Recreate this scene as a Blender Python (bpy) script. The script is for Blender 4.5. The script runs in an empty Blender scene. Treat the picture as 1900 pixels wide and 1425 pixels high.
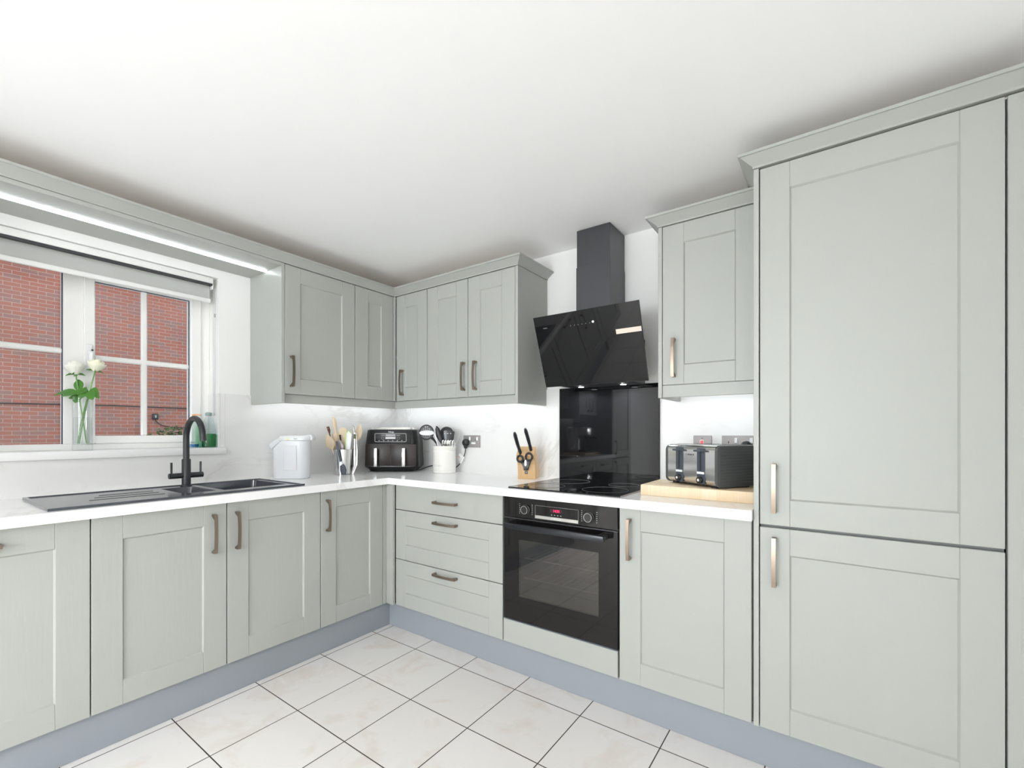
import bpy, bmesh, math, random
from mathutils import Vector, Matrix
random.seed(7)
PI = math.pi
SC = bpy.context.scene
COL = SC.collection

# ------------------------------------------------------------------ camera, world, exposure
cam = bpy.data.cameras.new('camera'); camo = bpy.data.objects.new('camera', cam); COL.objects.link(camo)
camo.location = (2.7514, -2.3223, 1.1845); camo.rotation_euler = (PI/2, 0, 0.6186)
cam.sensor_fit = 'HORIZONTAL'; cam.sensor_width = 36
cam.lens = 834.27/1900*36
cam.shift_y = (801.35-712.5)/1900
cam.clip_start = 0.05
SC.camera = camo
SC.view_settings.view_transform = 'Standard'; SC.view_settings.look = 'None'
SC.view_settings.gamma = 1; SC.view_settings.use_curve_mapping = False
SC.view_settings.exposure = -0.05
SC.cycles.use_denoising = True
SC.cycles.max_bounces = 14; SC.cycles.diffuse_bounces = 10; SC.cycles.glossy_bounces = 6
SC.cycles.transmission_bounces = 8; SC.cycles.transparent_max_bounces = 12
SC.cycles.caustics_reflective = False; SC.cycles.caustics_refractive = False
SC.cycles.sample_clamp_indirect = 6

world = bpy.data.worlds.new('overcast_sky'); SC.world = world; world.use_nodes = True
bg = world.node_tree.nodes['Background']; bg.inputs[0].default_value = (0.82, 0.91, 1.0, 1); bg.inputs[1].default_value = 1.75

def area(name, loc, rot, sx, sy, energy, color=(1, 1, 1), spread=PI):
    l = bpy.data.lights.new(name, 'AREA'); l.shape = 'RECTANGLE'; l.size = sx; l.size_y = sy
    l.energy = energy; l.color = color; l.spread = spread
    o = bpy.data.objects.new(name, l); COL.objects.link(o); o.location = loc; o.rotation_euler = rot
    return o
# kitchen window portal, and a fill lamp added outside the unseen patio door
wp = area('window_portal', (-0.29, -1.795, 1.56), (0, -PI/2, 0), 0.90, 1.10, 1); wp.data.cycles.is_portal = True
area('patio_fill', (1.85, -6.65, 1.15), (PI/2, 0, 0), 2.1, 2.0, 115, (0.90, 0.955, 1.0))

# ------------------------------------------------------------------ materials
def nm(name):
    m = bpy.data.materials.new(name); m.use_nodes = True
    return m, m.node_tree.nodes, m.node_tree.links, m.node_tree.nodes['Principled BSDF']
def mat(name, col, rough=0.5, metal=0, spec=0.5, bump=None, emit=None, coat=0, var=None, aniso=0):
    """plain material; bump=(scale xyz, strength); var=(scale, amount)"""
    m, N, L, P = nm(name)
    P.inputs['Base Color'].default_value = (*col, 1); P.inputs['Roughness'].default_value = rough
    P.inputs['Metallic'].default_value = metal; P.inputs['Specular IOR Level'].default_value = spec
    P.inputs['Coat Weight'].default_value = coat; P.inputs['Coat Roughness'].default_value = 0.05
    P.inputs['Anisotropic'].default_value = aniso
    if emit:
        P.inputs['Emission Color'].default_value = (*emit[0], 1); P.inputs['Emission Strength'].default_value = emit[1]
    if bump or var:
        tc = N.new('ShaderNodeTexCoord'); mp = N.new('ShaderNodeMapping'); L.new(tc.outputs['Object'], mp.inputs[0])
        nz = N.new('ShaderNodeTexNoise'); nz.inputs['Detail'].default_value = 4
        L.new(mp.outputs[0], nz.inputs['Vector'])
        if bump:
            mp.inputs['Scale'].default_value = bump[0]; nz.inputs['Scale'].default_value = 1
            b = N.new('ShaderNodeBump'); b.inputs['Strength'].default_value = bump[1]; b.inputs['Distance'].default_value = 0.002
            L.new(nz.outputs[0], b.inputs['Height']); L.new(b.outputs[0], P.inputs['Normal'])
        if var:
            if not bump: mp.inputs['Scale'].default_value = var[0]; nz.inputs['Scale'].default_value = 1
            mx = N.new('ShaderNodeMix'); mx.data_type = 'RGBA'
            mx.inputs[6].default_value = (*col, 1)
            mx.inputs[7].default_value = (*[c*(1-var[1]) for c in col], 1)
            L.new(nz.outputs[0], mx.inputs[0]); L.new(mx.outputs[2], P.inputs['Base Color'])
    return m
M = {}
SAGE = (0.402, 0.416, 0.388)
M['sage'] = mat('sage_painted_wood', SAGE, 0.42, bump=((90, 90, 9), 0.25))
M['sage_in'] = mat('carcass_board', (0.26, 0.27, 0.27), 0.6)
M['bounce'] = mat('pale_bounce_board', (0.88, 0.80, 0.72), 0.7)  # for boards added on the unit tops to reflect light onto the ceiling
M['gap'] = mat('gap_dark', (0.05, 0.05, 0.05), 0.8)
M['plinth'] = mat('plinth_grey_laminate', (0.280, 0.303, 0.335), 0.45)
M['bronze'] = mat('brushed_bronze', (0.31, 0.245, 0.195), 0.33, 1, bump=((400, 400, 60), 0.1))
M['ceiling'] = mat('ceiling_white_paint', (0.925, 0.925, 0.925), 0.9, spec=0.2)
M['wallp'] = mat('wall_warm_white_paint', (0.86, 0.855, 0.84), 0.85, spec=0.2)
M['upvc'] = mat('white_upvc', (0.88, 0.875, 0.86), 0.3)
M['whitegloss'] = mat('white_gloss_paint', (0.85, 0.85, 0.85), 0.3)
M['white'] = mat('white_plastic', (0.82, 0.83, 0.84), 0.35)
M['black'] = mat('black_plastic', (0.018, 0.018, 0.02), 0.35)
M['matblack'] = mat('matt_black_metal', (0.025, 0.027, 0.03), 0.42)
M['rubber'] = mat('grey_rubber', (0.075, 0.08, 0.08), 0.6)
M['slate'] = mat('slate_blue_plastic', (0.055, 0.068, 0.09), 0.45)
M['blackglass'] = mat('black_glass', (0.007, 0.007, 0.008), 0.03, spec=0.36)
M['ovenblack'] = mat('oven_black_glass', (0.007, 0.006, 0.006), 0.05, spec=0.4)
M['darksteel'] = mat('dark_anthracite_metal', (0.09, 0.092, 0.10), 0.35, 0.7, bump=((6, 6, 300), 0.05))
M['steel'] = mat('polished_steel', (0.80, 0.80, 0.79), 0.14, 1)
M['brushed'] = mat('brushed_steel', (0.60, 0.58, 0.56), 0.32, 1)
M['nickel'] = mat('satin_nickel', (0.36, 0.335, 0.33), 0.5, 0.45)
M['wood'] = mat('pale_beech', (0.82, 0.67, 0.47), 0.5, var=((60, 60, 8), 0.25))
M['wood2'] = mat('honey_beech_block', (0.70, 0.46, 0.23), 0.42, var=((40, 40, 6), 0.2))
M['brownwood'] = mat('dark_brown_wood', (0.13, 0.05, 0.025), 0.45)
M['ceramic'] = mat('cream_ceramic', (0.83, 0.81, 0.77), 0.22)
M['brownplastic'] = mat('brown_black_plastic', (0.030, 0.022, 0.020), 0.33, spec=0.35)
M['greyprint'] = mat('grey_print', (0.42, 0.42, 0.42), 0.5)
M['lightprint'] = mat('light_print', (0.72, 0.72, 0.70), 0.5)
M['darkprint'] = mat('dark_print', (0.06, 0.06, 0.06), 0.5)
M['red'] = mat('red_plastic', (0.75, 0.06, 0.06), 0.3, emit=((1, 0.05, 0.05), 0.4))
M['display'] = mat('red_led_digits', (0.9, 0.02, 0.1), 0.5, emit=((1, 0.01, 0.09), 3.0))
M['dot'] = mat('white_led_dot', (1, 1, 1), 0.5, emit=((0.8, 0.93, 1), 6))
M['led'] = mat('led_strip_diffuser', (1, 1, 1), 0.5, emit=((0.93, 0.98, 1), 15))
M['ledw'] = mat('led_strip_diffuser_over_window', (1, 1, 1), 0.5, emit=((0.90, 0.96, 1), 8))
M['lamp'] = mat('halogen_lens', (1, 1, 1), 0.3, emit=((0.9, 0.96, 1), 7))
M['blind'] = mat('grey_blind_fabric', (0.47, 0.48, 0.46), 0.9)
M['alu'] = mat('white_aluminium', (0.82, 0.82, 0.80), 0.4)
M['petal'] = mat('cream_rose_petal', (0.86, 0.85, 0.68), 0.5)
M['petal2'] = mat('white_rose_petal', (0.88, 0.87, 0.80), 0.5)
M['leaf'] = mat('green_leaf', (0.16, 0.40, 0.08), 0.4)
M['stem'] = mat('green_stem', (0.16, 0.34, 0.10), 0.45)
M['greenrim'] = mat('lime_silicone', (0.60, 0.75, 0.30), 0.5)
M['hedge'] = mat('hedge_leaves', (0.10, 0.17, 0.05), 0.7)
M['paving'] = mat('outside_paving', (0.35, 0.34, 0.32), 0.9)
M['jug'] = mat('translucent_white_plastic', (0.72, 0.74, 0.765), 0.25)
M['blindcord'] = mat('grey_chain', (0.5, 0.5, 0.52), 0.4)
M['orange'] = mat('copper_pump', (0.75, 0.42, 0.25), 0.3)
M['cream'] = mat('cream_label', (0.80, 0.68, 0.58), 0.6)

def fresnel_glass(name, tint=(0.97, 0.98, 0.98), rough=0.02, gloss=1.0, ior=1.45):
    m = bpy.data.materials.new(name); m.use_nodes = True; N = m.node_tree.nodes; L = m.node_tree.links
    N.clear(); out = N.new('ShaderNodeOutputMaterial'); t = N.new('ShaderNodeBsdfTransparent'); t.inputs[0].default_value = (*tint, 1)
    g = N.new('ShaderNodeBsdfGlossy'); g.inputs['Roughness'].default_value = rough
    lw = N.new('ShaderNodeLayerWeight'); lw.inputs[0].default_value = 0.5
    pw = N.new('ShaderNodeMath'); pw.operation = 'POWER'; pw.inputs[1].default_value = 4; L.new(lw.outputs['Facing'], pw.inputs[0])
    f = N.new('ShaderNodeMath'); f.operation = 'MULTIPLY_ADD'; f.inputs[1].default_value = 0.75*gloss; f.inputs[2].default_value = ((ior-1)/(ior+1))**2; L.new(pw.outputs[0], f.inputs[0])
    mx = N.new('ShaderNodeMixShader'); L.new(f.outputs[0], mx.inputs[0]); L.new(t.outputs[0], mx.inputs[1]); L.new(g.outputs[0], mx.inputs[2])
    L.new(mx.outputs[0], out.inputs[0]); return m
M['pane'] = fresnel_glass('window_glass')
M['clear'] = fresnel_glass('clear_glass', (0.97, 0.98, 0.98), ior=1.45)
M['clearplastic'] = fresnel_glass('clear_plastic', (0.90, 0.93, 0.95), rough=0.1)
M['greenliq'] = fresnel_glass('green_soap', (0.10, 0.62, 0.30), rough=0.05)
M['blueliq'] = fresnel_glass('blue_soap', (0.25, 0.55, 0.85), rough=0.05)
M['ovenwin'] = fresnel_glass('oven_window_glass', (0.58, 0.55, 0.52), rough=0.03, ior=1.9)
M['ovenrack'] = mat('dull_rack_wire', (0.42, 0.38, 0.34), 0.5)
M['ovenin'] = mat('oven_enamel', (0.24, 0.21, 0.185), 0.5)

def sep_vec(N, L, order):
    tc = N.new('ShaderNodeTexCoord'); s = N.new('ShaderNodeSeparateXYZ'); c = N.new('ShaderNodeCombineXYZ')
    L.new(tc.outputs['Object'], s.inputs[0])
    for i, a in enumerate(order):
        if a is not None: L.new(s.outputs[a], c.inputs[i])
    return c.outputs[0]
def tile_mat():
    m, N, L, P = nm('cream_floor_tiles')
    v = sep_vec(N, L, (0, 1, None))
    mp = N.new('ShaderNodeMapping'); L.new(v, mp.inputs[0]); mp.inputs['Location'].default_value = (-0.5683+0.3316*20, 0.630+0.3316*30, 0)
    br = N.new('ShaderNodeTexBrick'); br.offset = 0; br.squash = 1
    br.inputs['Scale'].default_value = 1; br.inputs['Brick Width'].default_value = 0.3316; br.inputs['Row Height'].default_value = 0.3316
    br.inputs['Mortar Size'].default_value = 0.0023; br.inputs['Mortar Smooth'].default_value = 0.1; br.inputs['Bias'].default_value = 0
    br.inputs['Color1'].default_value = (0.765, 0.735, 0.71, 1); br.inputs['Color2'].default_value = (0.79, 0.765, 0.745, 1)
    br.inputs['Mortar'].default_value = (0.05, 0.042, 0.038, 1)
    L.new(mp.outputs[0], br.inputs['Vector'])
    nz = N.new('ShaderNodeTexNoise'); nz.inputs['Scale'].default_value = 5.5; nz.inputs['Detail'].default_value = 8; nz.inputs['Roughness'].default_value = 0.62; nz.inputs['Distortion'].default_value = 0.7
    L.new(v, nz.inputs['Vector'])
    cr = N.new('ShaderNodeValToRGB'); cr.color_ramp.elements[0].position = 0.52; cr.color_ramp.elements[1].position = 0.72
    cr.color_ramp.elements[0].color = (1, 1, 1, 1); cr.color_ramp.elements[1].color = (0.92, 0.86, 0.81, 1)
    L.new(nz.outputs[0], cr.inputs[0])
    mu = N.new('ShaderNodeMix'); mu.data_type = 'RGBA'; mu.blend_type = 'MULTIPLY'; mu.inputs[0].default_value = 1
    L.new(br.outputs['Color'], mu.inputs[6]); L.new(cr.outputs[0], mu.inputs[7]); L.new(mu.outputs[2], P.inputs['Base Color'])
    P.inputs['Roughness'].default_value = 0.38; P.inputs['Specular IOR Level'].default_value = 0.35
    b = N.new('ShaderNodeBump'); b.inputs['Strength'].default_value = 0.4; b.inputs['Distance'].default_value = 0.002; b.invert = True
    L.new(br.outputs['Fac'], b.inputs['Height']); L.new(b.outputs[0], P.inputs['Normal'])
    return m
M['tile'] = tile_mat()
def brick_mat():
    m, N, L, P = nm('red_house_brick')
    v = sep_vec(N, L, (1, 2, None))
    br = N.new('ShaderNodeTexBrick'); br.offset = 0.5; br.inputs['Scale'].default_value = 1
    br.inputs['Brick Width'].default_value = 0.225; br.inputs['Row Height'].default_value = 0.075; br.inputs['Mortar Size'].default_value = 0.005
    br.inputs['Bias'].default_value = -0.42
    br.inputs['Color1'].default_value = (0.43, 0.165, 0.12, 1); br.inputs['Color2'].default_value = (0.27, 0.22, 0.21, 1)
    br.inputs['Mortar'].default_value = (0.50, 0.365, 0.315, 1)
    L.new(v, br.inputs['Vector'])
    nz = N.new('ShaderNodeTexNoise'); nz.inputs['Scale'].default_value = 1.6; nz.inputs['Detail'].default_value = 6; L.new(v, nz.inputs['Vector'])
    mx = N.new('ShaderNodeMix'); mx.data_type = 'RGBA'; mx.blend_type = 'OVERLAY'; mx.inputs[0].default_value = 0.2
    L.new(br.outputs['Color'], mx.inputs[6]); L.new(nz.outputs[0], mx.inputs[7]); L.new(mx.outputs[2], P.inputs['Base Color'])
    P.inputs['Roughness'].default_value = 0.9; P.inputs['Specular IOR Level'].default_value = 0.1
    return m
M['brick'] = brick_mat()
def marble_mat(name, base, rough, vein):
    m, N, L, P = nm(name)
    tc = N.new('ShaderNodeTexCoord')
    n1 = N.new('ShaderNodeTexNoise'); n1.inputs['Scale'].default_value = 1.3; n1.inputs['Detail'].default_value = 7; n1.inputs['Distortion'].default_value = 1.1
    n1.inputs['Roughness'].default_value = 0.55
    L.new(tc.outputs['Object'], n1.inputs['Vector'])
    r = N.new('ShaderNodeValToRGB'); e = r.color_ramp.elements; e[0].position = 0.478; e[0].color = (1, 1, 1, 1); e[1].position = 0.5; e[1].color = (*vein, 1)
    e2 = r.color_ramp.elements.new(0.512); e2.color = (1, 1, 1, 1)
    L.new(n1.outputs[0], r.inputs[0])
    n2 = N.new('ShaderNodeTexNoise'); n2.inputs['Scale'].default_value = 2.6; n2.inputs['Detail'].default_value = 3; L.new(tc.outputs['Object'], n2.inputs['Vector'])
    r2 = N.new('ShaderNodeValToRGB'); r2.color_ramp.elements[0].position = 0.45; r2.color_ramp.elements[0].color = (0, 0, 0, 1); r2.color_ramp.elements[1].position = 0.6
    L.new(n2.outputs[0], r2.inputs[0])
    mx = N.new('ShaderNodeMix'); mx.data_type = 'RGBA'; L.new(r2.outputs[0], mx.inputs[0]); mx.inputs[6].default_value = (1, 1, 1, 1); L.new(r.outputs[0], mx.inputs[7])
    mu = N.new('ShaderNodeMix'); mu.data_type = 'RGBA'; mu.blend_type = 'MULTIPLY'; mu.inputs[0].default_value = 1; mu.inputs[6].default_value = (*base, 1)
    L.new(mx.outputs[2], mu.inputs[7]); L.new(mu.outputs[2], P.inputs['Base Color'])
    P.inputs['Roughness'].default_value = rough
    return m
M['marble'] = marble_mat('white_marble_laminate', (0.78, 0.775, 0.765), 0.3, (0.86, 0.85, 0.83))
M['worktop'] = marble_mat('white_marble_worktop', (0.88, 0.875, 0.875), 0.2, (0.87, 0.86, 0.85))
def board_mat():
    m, N, L, P = nm('beech_butcher_block')
    v = sep_vec(N, L, (0, 1, None))
    br = N.new('ShaderNodeTexBrick'); br.offset = 0.4; br.inputs['Scale'].default_value = 1; br.inputs['Brick Width'].default_value = 0.055; br.inputs['Row Height'].default_value = 0.04
    br.inputs['Mortar Size'].default_value = 0.0; br.inputs['Color1'].default_value = (0.86, 0.70, 0.50, 1); br.inputs['Color2'].default_value = (0.80, 0.60, 0.38, 1)
    L.new(v, br.inputs['Vector'])
    w = N.new('ShaderNodeTexNoise'); w.inputs['Scale'].default_value = 1; tc = N.new('ShaderNodeTexCoord'); mp = N.new('ShaderNodeMapping'); mp.inputs['Scale'].default_value = (240, 30, 6)
    L.new(tc.outputs['Object'], mp.inputs[0]); L.new(mp.outputs[0], w.inputs['Vector'])
    mu = N.new('ShaderNodeMix'); mu.data_type = 'RGBA'; mu.blend_type = 'SOFT_LIGHT'; mu.inputs[0].default_value = 0.5
    L.new(br.outputs['Color'], mu.inputs[6]); L.new(w.outputs[0], mu.inputs[7]); L.new(mu.outputs[2], P.inputs['Base Color']); P.inputs['Roughness'].default_value = 0.45
    return m
M['board'] = board_mat()

# ------------------------------------------------------------------ mesh helpers
def V(*a): return Vector(a)
class B:
    def __init__(s): s.bm = bmesh.new()
    def add(s, vs, fs):
        v = [s.bm.verts.new(p) for p in vs]
        out = []
        for f in fs:
            try: out.append(s.bm.faces.new([v[i] for i in f]))
            except ValueError: pass
        return v, out
    def box(s, x0, x1, y0, y1, z0, z1, bev=0, seg=1):
        if x0 > x1: x0, x1 = x1, x0
        if y0 > y1: y0, y1 = y1, y0
        if z0 > z1: z0, z1 = z1, z0
        v, f = s.add([(x0,y0,z0),(x1,y0,z0),(x1,y1,z0),(x0,y1,z0),(x0,y0,z1),(x1,y0,z1),(x1,y1,z1),(x0,y1,z1)],
                     [(0,3,2,1),(4,5,6,7),(0,1,5,4),(1,2,6,5),(2,3,7,6),(3,0,4,7)])
        if bev:
            es = list({e for fc in f for e in fc.edges})
            bmesh.ops.bevel(s.bm, geom=es, offset=bev, segments=seg, affect='EDGES', profile=0.5)
        return s
    def prism(s, poly, ax, a0, a1, bev=0):
        """poly: list of 2d points in the two other axes (order xyz without ax)"""
        def P3(p, a):
            q = list(p); q.insert('xyz'.index(ax), a); return q
        n = len(poly)
        v, f = s.add([P3(p, a0) for p in poly]+[P3(p, a1) for p in poly],
                     [tuple(range(n)), tuple(range(2*n-1, n-1, -1))]+[(i, (i+1) % n, n+(i+1) % n, n+i) for i in range(n)])
        if bev:
            es = list({e for fc in f for e in fc.edges})
            bmesh.ops.bevel(s.bm, geom=es, offset=bev, segments=2, affect='EDGES', profile=0.5)
        return s
    def loft(s, rings, cap0=True, cap1=True, closed=False):
        n = len(rings[0]); R = [[s.bm.verts.new(p) for p in r] for r in rings]
        m = len(R)
        for i in range(m if closed else m-1):
            a, b = R[i], R[(i+1) % m]
            for j in range(n):
                try: s.bm.faces.new((a[j], a[(j+1) % n], b[(j+1) % n], b[j]))
                except ValueError: pass
        if not closed:
            if cap0: s.bm.faces.new(R[0][::-1])
            if cap1: s.bm.faces.new(R[-1])
        return s
    def lathe(s, prof, c=(0, 0, 0), n=32, cap0=True, cap1=True, sx=1, sy=1):
        return s.loft([[(c[0]+sx*r*math.cos(2*PI*k/n), c[1]+sy*r*math.sin(2*PI*k/n), c[2]+z) for k in range(n)] for r, z in prof], cap0, cap1)
    def tube(s, pts, r, n=10, flat=1.0, up=None):
        pts = [Vector(p) for p in pts]; rings = []; m = len(pts)
        rr = r if isinstance(r, (list, tuple)) else [r]*m
        t = (pts[1]-pts[0]).normalized()
        u = Vector(up) if up else t.orthogonal()
        for i, p in enumerate(pts):
            t = (pts[min(i+1, m-1)]-pts[max(i-1, 0)]).normalized()
            u = (u-t*u.dot(t)); u = u.normalized() if u.length > 1e-6 else t.orthogonal().normalized()
            w = t.cross(u)
            rings.append([p+u*(rr[i]*math.cos(2*PI*k/n))+w*(rr[i]*flat*math.sin(2*PI*k/n)) for k in range(n)])
        return s.loft(rings)
    def sphere(s, c, r, n=16, m=10, sz=1, sy=1, sx=1):
        pr = [(max(1e-4, r*math.sin(PI*k/m)), -r*math.cos(PI*k/m)*sz) for k in range(m+1)]
        return s.lathe(pr, c, n, sx=sx, sy=sy)
    def torus(s, c, R, r, nrm='z', n=32, m=8, sx=1, sy=1):
        rings = []
        for i in range(n):
            a = 2*PI*i/n; ring = []
            for j in range(m):
                b = 2*PI*j/m; q = (sx*(R+r*math.cos(b))*math.cos(a), sy*(R+r*math.cos(b))*math.sin(a), r*math.sin(b))
                if nrm == 'y': q = (q[0], q[2], q[1])
                if nrm == 'x': q = (q[2], q[0], q[1])
                ring.append((c[0]+q[0], c[1]+q[1], c[2]+q[2]))
            rings.append(ring)
        return s.loft(rings, closed=True)
    def xform(s, mtx): bmesh.ops.transform(s.bm, matrix=mtx, verts=s.bm.verts); return s
def rrect(w, d, r, z, n=5, c=(0, 0)):
    pts = []
    for (cx, cy, a0) in ((w/2-r, d/2-r, 0), (-w/2+r, d/2-r, PI/2), (-w/2+r, -d/2+r, PI), (w/2-r, -d/2+r, 3*PI/2)):
        for k in range(n+1):
            a = a0+PI/2*k/n; pts.append((c[0]+cx+r*math.cos(a), c[1]+cy+r*math.sin(a), z))
    return pts
def bez(p0, p1, p2, p3, n=12):
    p0, p1, p2, p3 = map(Vector, (p0, p1, p2, p3))
    return [(1-t)**3*p0+3*(1-t)**2*t*p1+3*(1-t)*t*t*p2+t**3*p3 for t in [i/n for i in range(n+1)]]
def obj(name, b, m, parent=None, loc=None, smooth=True, **tags):
    me = bpy.data.meshes.new(name)
    bmesh.ops.recalc_face_normals(b.bm, faces=b.bm.faces)
    b.bm.to_mesh(me); b.bm.free()
    me.materials.append(M[m] if isinstance(m, str) else m)
    if smooth:
        for p in me.polygons: p.use_smooth = True
        me.set_sharp_from_angle(angle=math.radians(35))
    o = bpy.data.objects.new(name, me); COL.objects.link(o)
    if parent: o.parent = parent
    if loc: o.location = loc
    for k, v in tags.items(): o[k] = v
    return o
def thing(name, label, cat, loc=(0, 0, 0), rotz=0, group=None):
    o = bpy.data.objects.new(name, None); COL.objects.link(o); o.empty_display_size = 0.05
    o.location = loc; o.rotation_euler = (0, 0, rotz); o['label'] = label; o['category'] = cat
    if group: o['group'] = group
    return o
def single(name, b, m, label, cat, group=None, loc=None, **k):
    o = obj(name, b, m, None, loc, label=label, category=cat, **k)
    if group: o['group'] = group
    return o
def struct(name, b, m, parent=None):
    o = obj(name, b, m, parent, smooth=False)
    if not parent: o['kind'] = 'structure'
    return o
def text(name, s, size, m, parent, loc, rot=(PI/2, 0, 0), ext=0.0004, align='CENTER', shear=0):
    cu = bpy.data.curves.new(name, 'FONT'); cu.body = s; cu.size = size; cu.extrude = ext; cu.align_x = align; cu.align_y = 'CENTER'; cu.shear = shear
    t = bpy.data.objects.new(name+'_tmp', cu); COL.objects.link(t)
    dg = bpy.context.evaluated_depsgraph_get(); me = bpy.data.meshes.new_from_object(t.evaluated_get(dg))
    bpy.data.objects.remove(t)
    me.materials.clear(); me.materials.append(M[m])
    o = bpy.data.objects.new(name, me); COL.objects.link(o); o.parent = parent; o.location = loc; o.rotation_euler = rot
    return o
def aim(p0, p1):
    """matrix taking local +z to the direction p0->p1, origin at p0"""
    d = (Vector(p1)-Vector(p0)).normalized()
    return Matrix.Translation(p0) @ d.to_track_quat('Z', 'Y').to_matrix().to_4x4()

# ------------------------------------------------------------------ room shell
CZ = 2.2413; XR = 3.20; YF = -6.50
WY0, WY1, WZ0, WZ1 = -2.35, -1.24, 1.064, 2.03       # kitchen window opening in the left wall
b = B(); b.box(-0.3, XR+0.1, YF-0.1, 0.1, -0.1, 0); struct('floor', b, 'tile')
b = B(); b.box(-0.3, XR+0.1, YF-0.1, 0.1, CZ, CZ+0.1); struct('ceiling', b, 'ceiling')
b = B()
b.box(-0.3, 0, YF-0.1, WY0, 0, CZ); b.box(-0.3, 0, WY1, 0.1, 0, CZ); b.box(-0.3, 0, WY0, WY1, 0, WZ0); b.box(-0.3, 0, WY0, WY1, WZ1, CZ)
struct('wall_left', b, 'wallp')
b = B(); b.box(0, XR+0.1, 0, 0.1, 0, CZ); struct('wall_back', b, 'wallp')
b = B(); b.box(XR, XR+0.1, YF-0.1, 0, 0, CZ); struct('wall_right', b, 'wallp')
b = B(); b.box(0, 0.8, YF-0.1, YF, 0, CZ); b.box(2.9, XR, YF-0.1, YF, 0, CZ); b.box(0.8, 2.9, YF-0.1, YF, 2.15, CZ); struct('wall_front', b, 'wallp')
# patio door behind the camera
dr = bpy.data.objects.new('door_1', None); COL.objects.link(dr); dr['kind'] = 'structure'
b = B()
for x0, x1 in ((0.8, 0.87), (1.81, 1.89), (2.83, 2.9)): b.box(x0, x1, YF-0.08, YF-0.02, 0, 2.15)
b.box(0.87, 2.83, YF-0.08, YF-0.02, 2.08, 2.15); b.box(0.87, 2.83, YF-0.08, YF-0.02, 0.0, 0.09)
obj('door_frame', b, 'upvc', dr)
b = B(); b.box(0.87, 2.83, YF-0.055, YF-0.049, 0.09, 2.08); obj('door_pane', b, 'pane', dr)

# kitchen window
win = bpy.data.objects.new('window_1', None); COL.objects.link(win); win['kind'] = 'structure'
FX = -0.12
b = B()
fz0 = 1.10
b.box(FX-0.06, FX, -1.286, -1.24, fz0, WZ1, .003); b.box(FX-0.06, FX, WY0, WY0+0.045, fz0, WZ1, .003)
b.box(FX-0.06, FX, WY0+0.045, -1.286, fz0, 1.128, .003); b.box(FX-0.06, FX, WY0+0.045, -1.286, 1.95, WZ1, .003)
b.box(FX-0.06, FX-.001, -1.836, -1.766, 1.128, 1.95, .003)
obj('window_frame', b, 'upvc', win)
b = B()
sy0, sy1 = -1.768, -1.286
b.box(FX-0.05, FX+0.012, sy0, sy0+0.04, 1.128, 1.95, .004); b.box(FX-0.05, FX+0.012, sy1-0.05, sy1, 1.128, 1.95, .004)
b.box(FX-0.05, FX+0.012, sy0+.04, sy1-.05, 1.128, 1.166, .004); b.box(FX-0.05, FX+0.012, sy0+.04, sy1-.05, 1.905, 1.95, .004)
obj('opening_sash', b, 'upvc', win)
b = B(); b.box(FX-0.03, FX-0.008, sy0+.04, sy1-.05, 1.528, 1.553, .005); b.box(FX-0.0295, FX-0.0075, -1.547, -1.522, 1.166, 1.905, .005)
b.box(FX-0.03, FX-0.008, WY0+0.045, -1.836, 1.545, 1.570, .005); b.box(FX-0.0295, FX-0.0075, -2.085, -2.06, 1.128, 1.95, .005)
obj('glazing_bar', b, 'upvc', win)
b = B(); b.box(FX-0.024, FX-0.02, -1.73, -1.335, 1.16, 1.91); obj('pane', b, 'pane', win)
b = B(); b.box(FX-0.044, FX-0.04, WY0+.04, -1.83, 1.12, 1.955); obj('pane', b, 'pane', win)
b = B(); b.box(FX-0.0135, FX-0.0095, -1.340, -1.336, 1.166, 1.905); b.box(FX-0.0135, FX-0.0095, -1.728, -1.340, 1.902, 1.905); b.box(FX-.0135, FX-.0095, -1.840, -1.836, 1.128, 1.95)
obj('glazing_gasket', b, mat('blue_black_gasket', (0.03, 0.05, 0.09), 0.5), win)
b = B(); b.box(FX+.012, FX+.02, -1.763, -1.738, 1.47, 1.60, .004); b.tube([(FX+.02, -1.75, 1.56), (FX+.05, -1.75, 1.56), (FX+.055, -1.75, 1.555), (FX+.055, -1.752, 1.47)], .009, 10)
obj('window_handle', b, 'white', win)
b = B(); b.lathe([(.004, 0), (.004, .002)], (0, 0, 0), 12); b.xform(Matrix.Translation((FX+.066, -1.75, 1.565)) @ Matrix.Rotation(PI/2, 4, 'Y')); obj('handle_lock', b, 'black', win)
b = B(); b.box(FX-.03, 0.0, WY0, WY1, 1.064, 1.10); b.box(0, 0.03, WY0-.025, WY1+.025, 1.064, 1.10, .004, 2); obj('window_sill', b, 'whitegloss', win)
# reveal lining left in wall material by the wall boxes

# ------------------------------------------------------------------ outside
b = B(); b.box(-10.0, -9.7, -9, 12, -0.6, 8.5)
hs = thing('neighbouring_house', 'red brick side wall of the house across from the window', 'building', (0, 0, 0))
obj('brick_wall', b, 'brick', hs)
b = B(); b.box(-12, -0.3, -12, 14, -0.7, -0.6); struct('ground', b, 'paving')
def cable(pts, r): bb = B(); bb.tube(pts, r, 6); return bb
single('wall_cable', cable([(-9.68, -4, 1.70), (-9.68, -1.0, 1.715), (-9.68, 0.5, 1.745), (-9.68, 1.5, 1.74), (-9.68, 3.2, 1.735), (-9.68, 5, 1.73)], .012), 'black', 'black cable running level across the brick wall outside', 'cable')
t = thing('outdoor_socket', 'small black box on the brick wall outside seen through right sash', 'socket', (-9.7, 1.268, 1.53))
b = B(); b.box(0, .06, -.055, .055, -.065, .065, .01, 2); obj('box', b, 'black', t)
b = B(); b.box(.06, .075, -.015, .015, -.03, .03, .004); obj('cover', b, 'greyprint', t)
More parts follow.
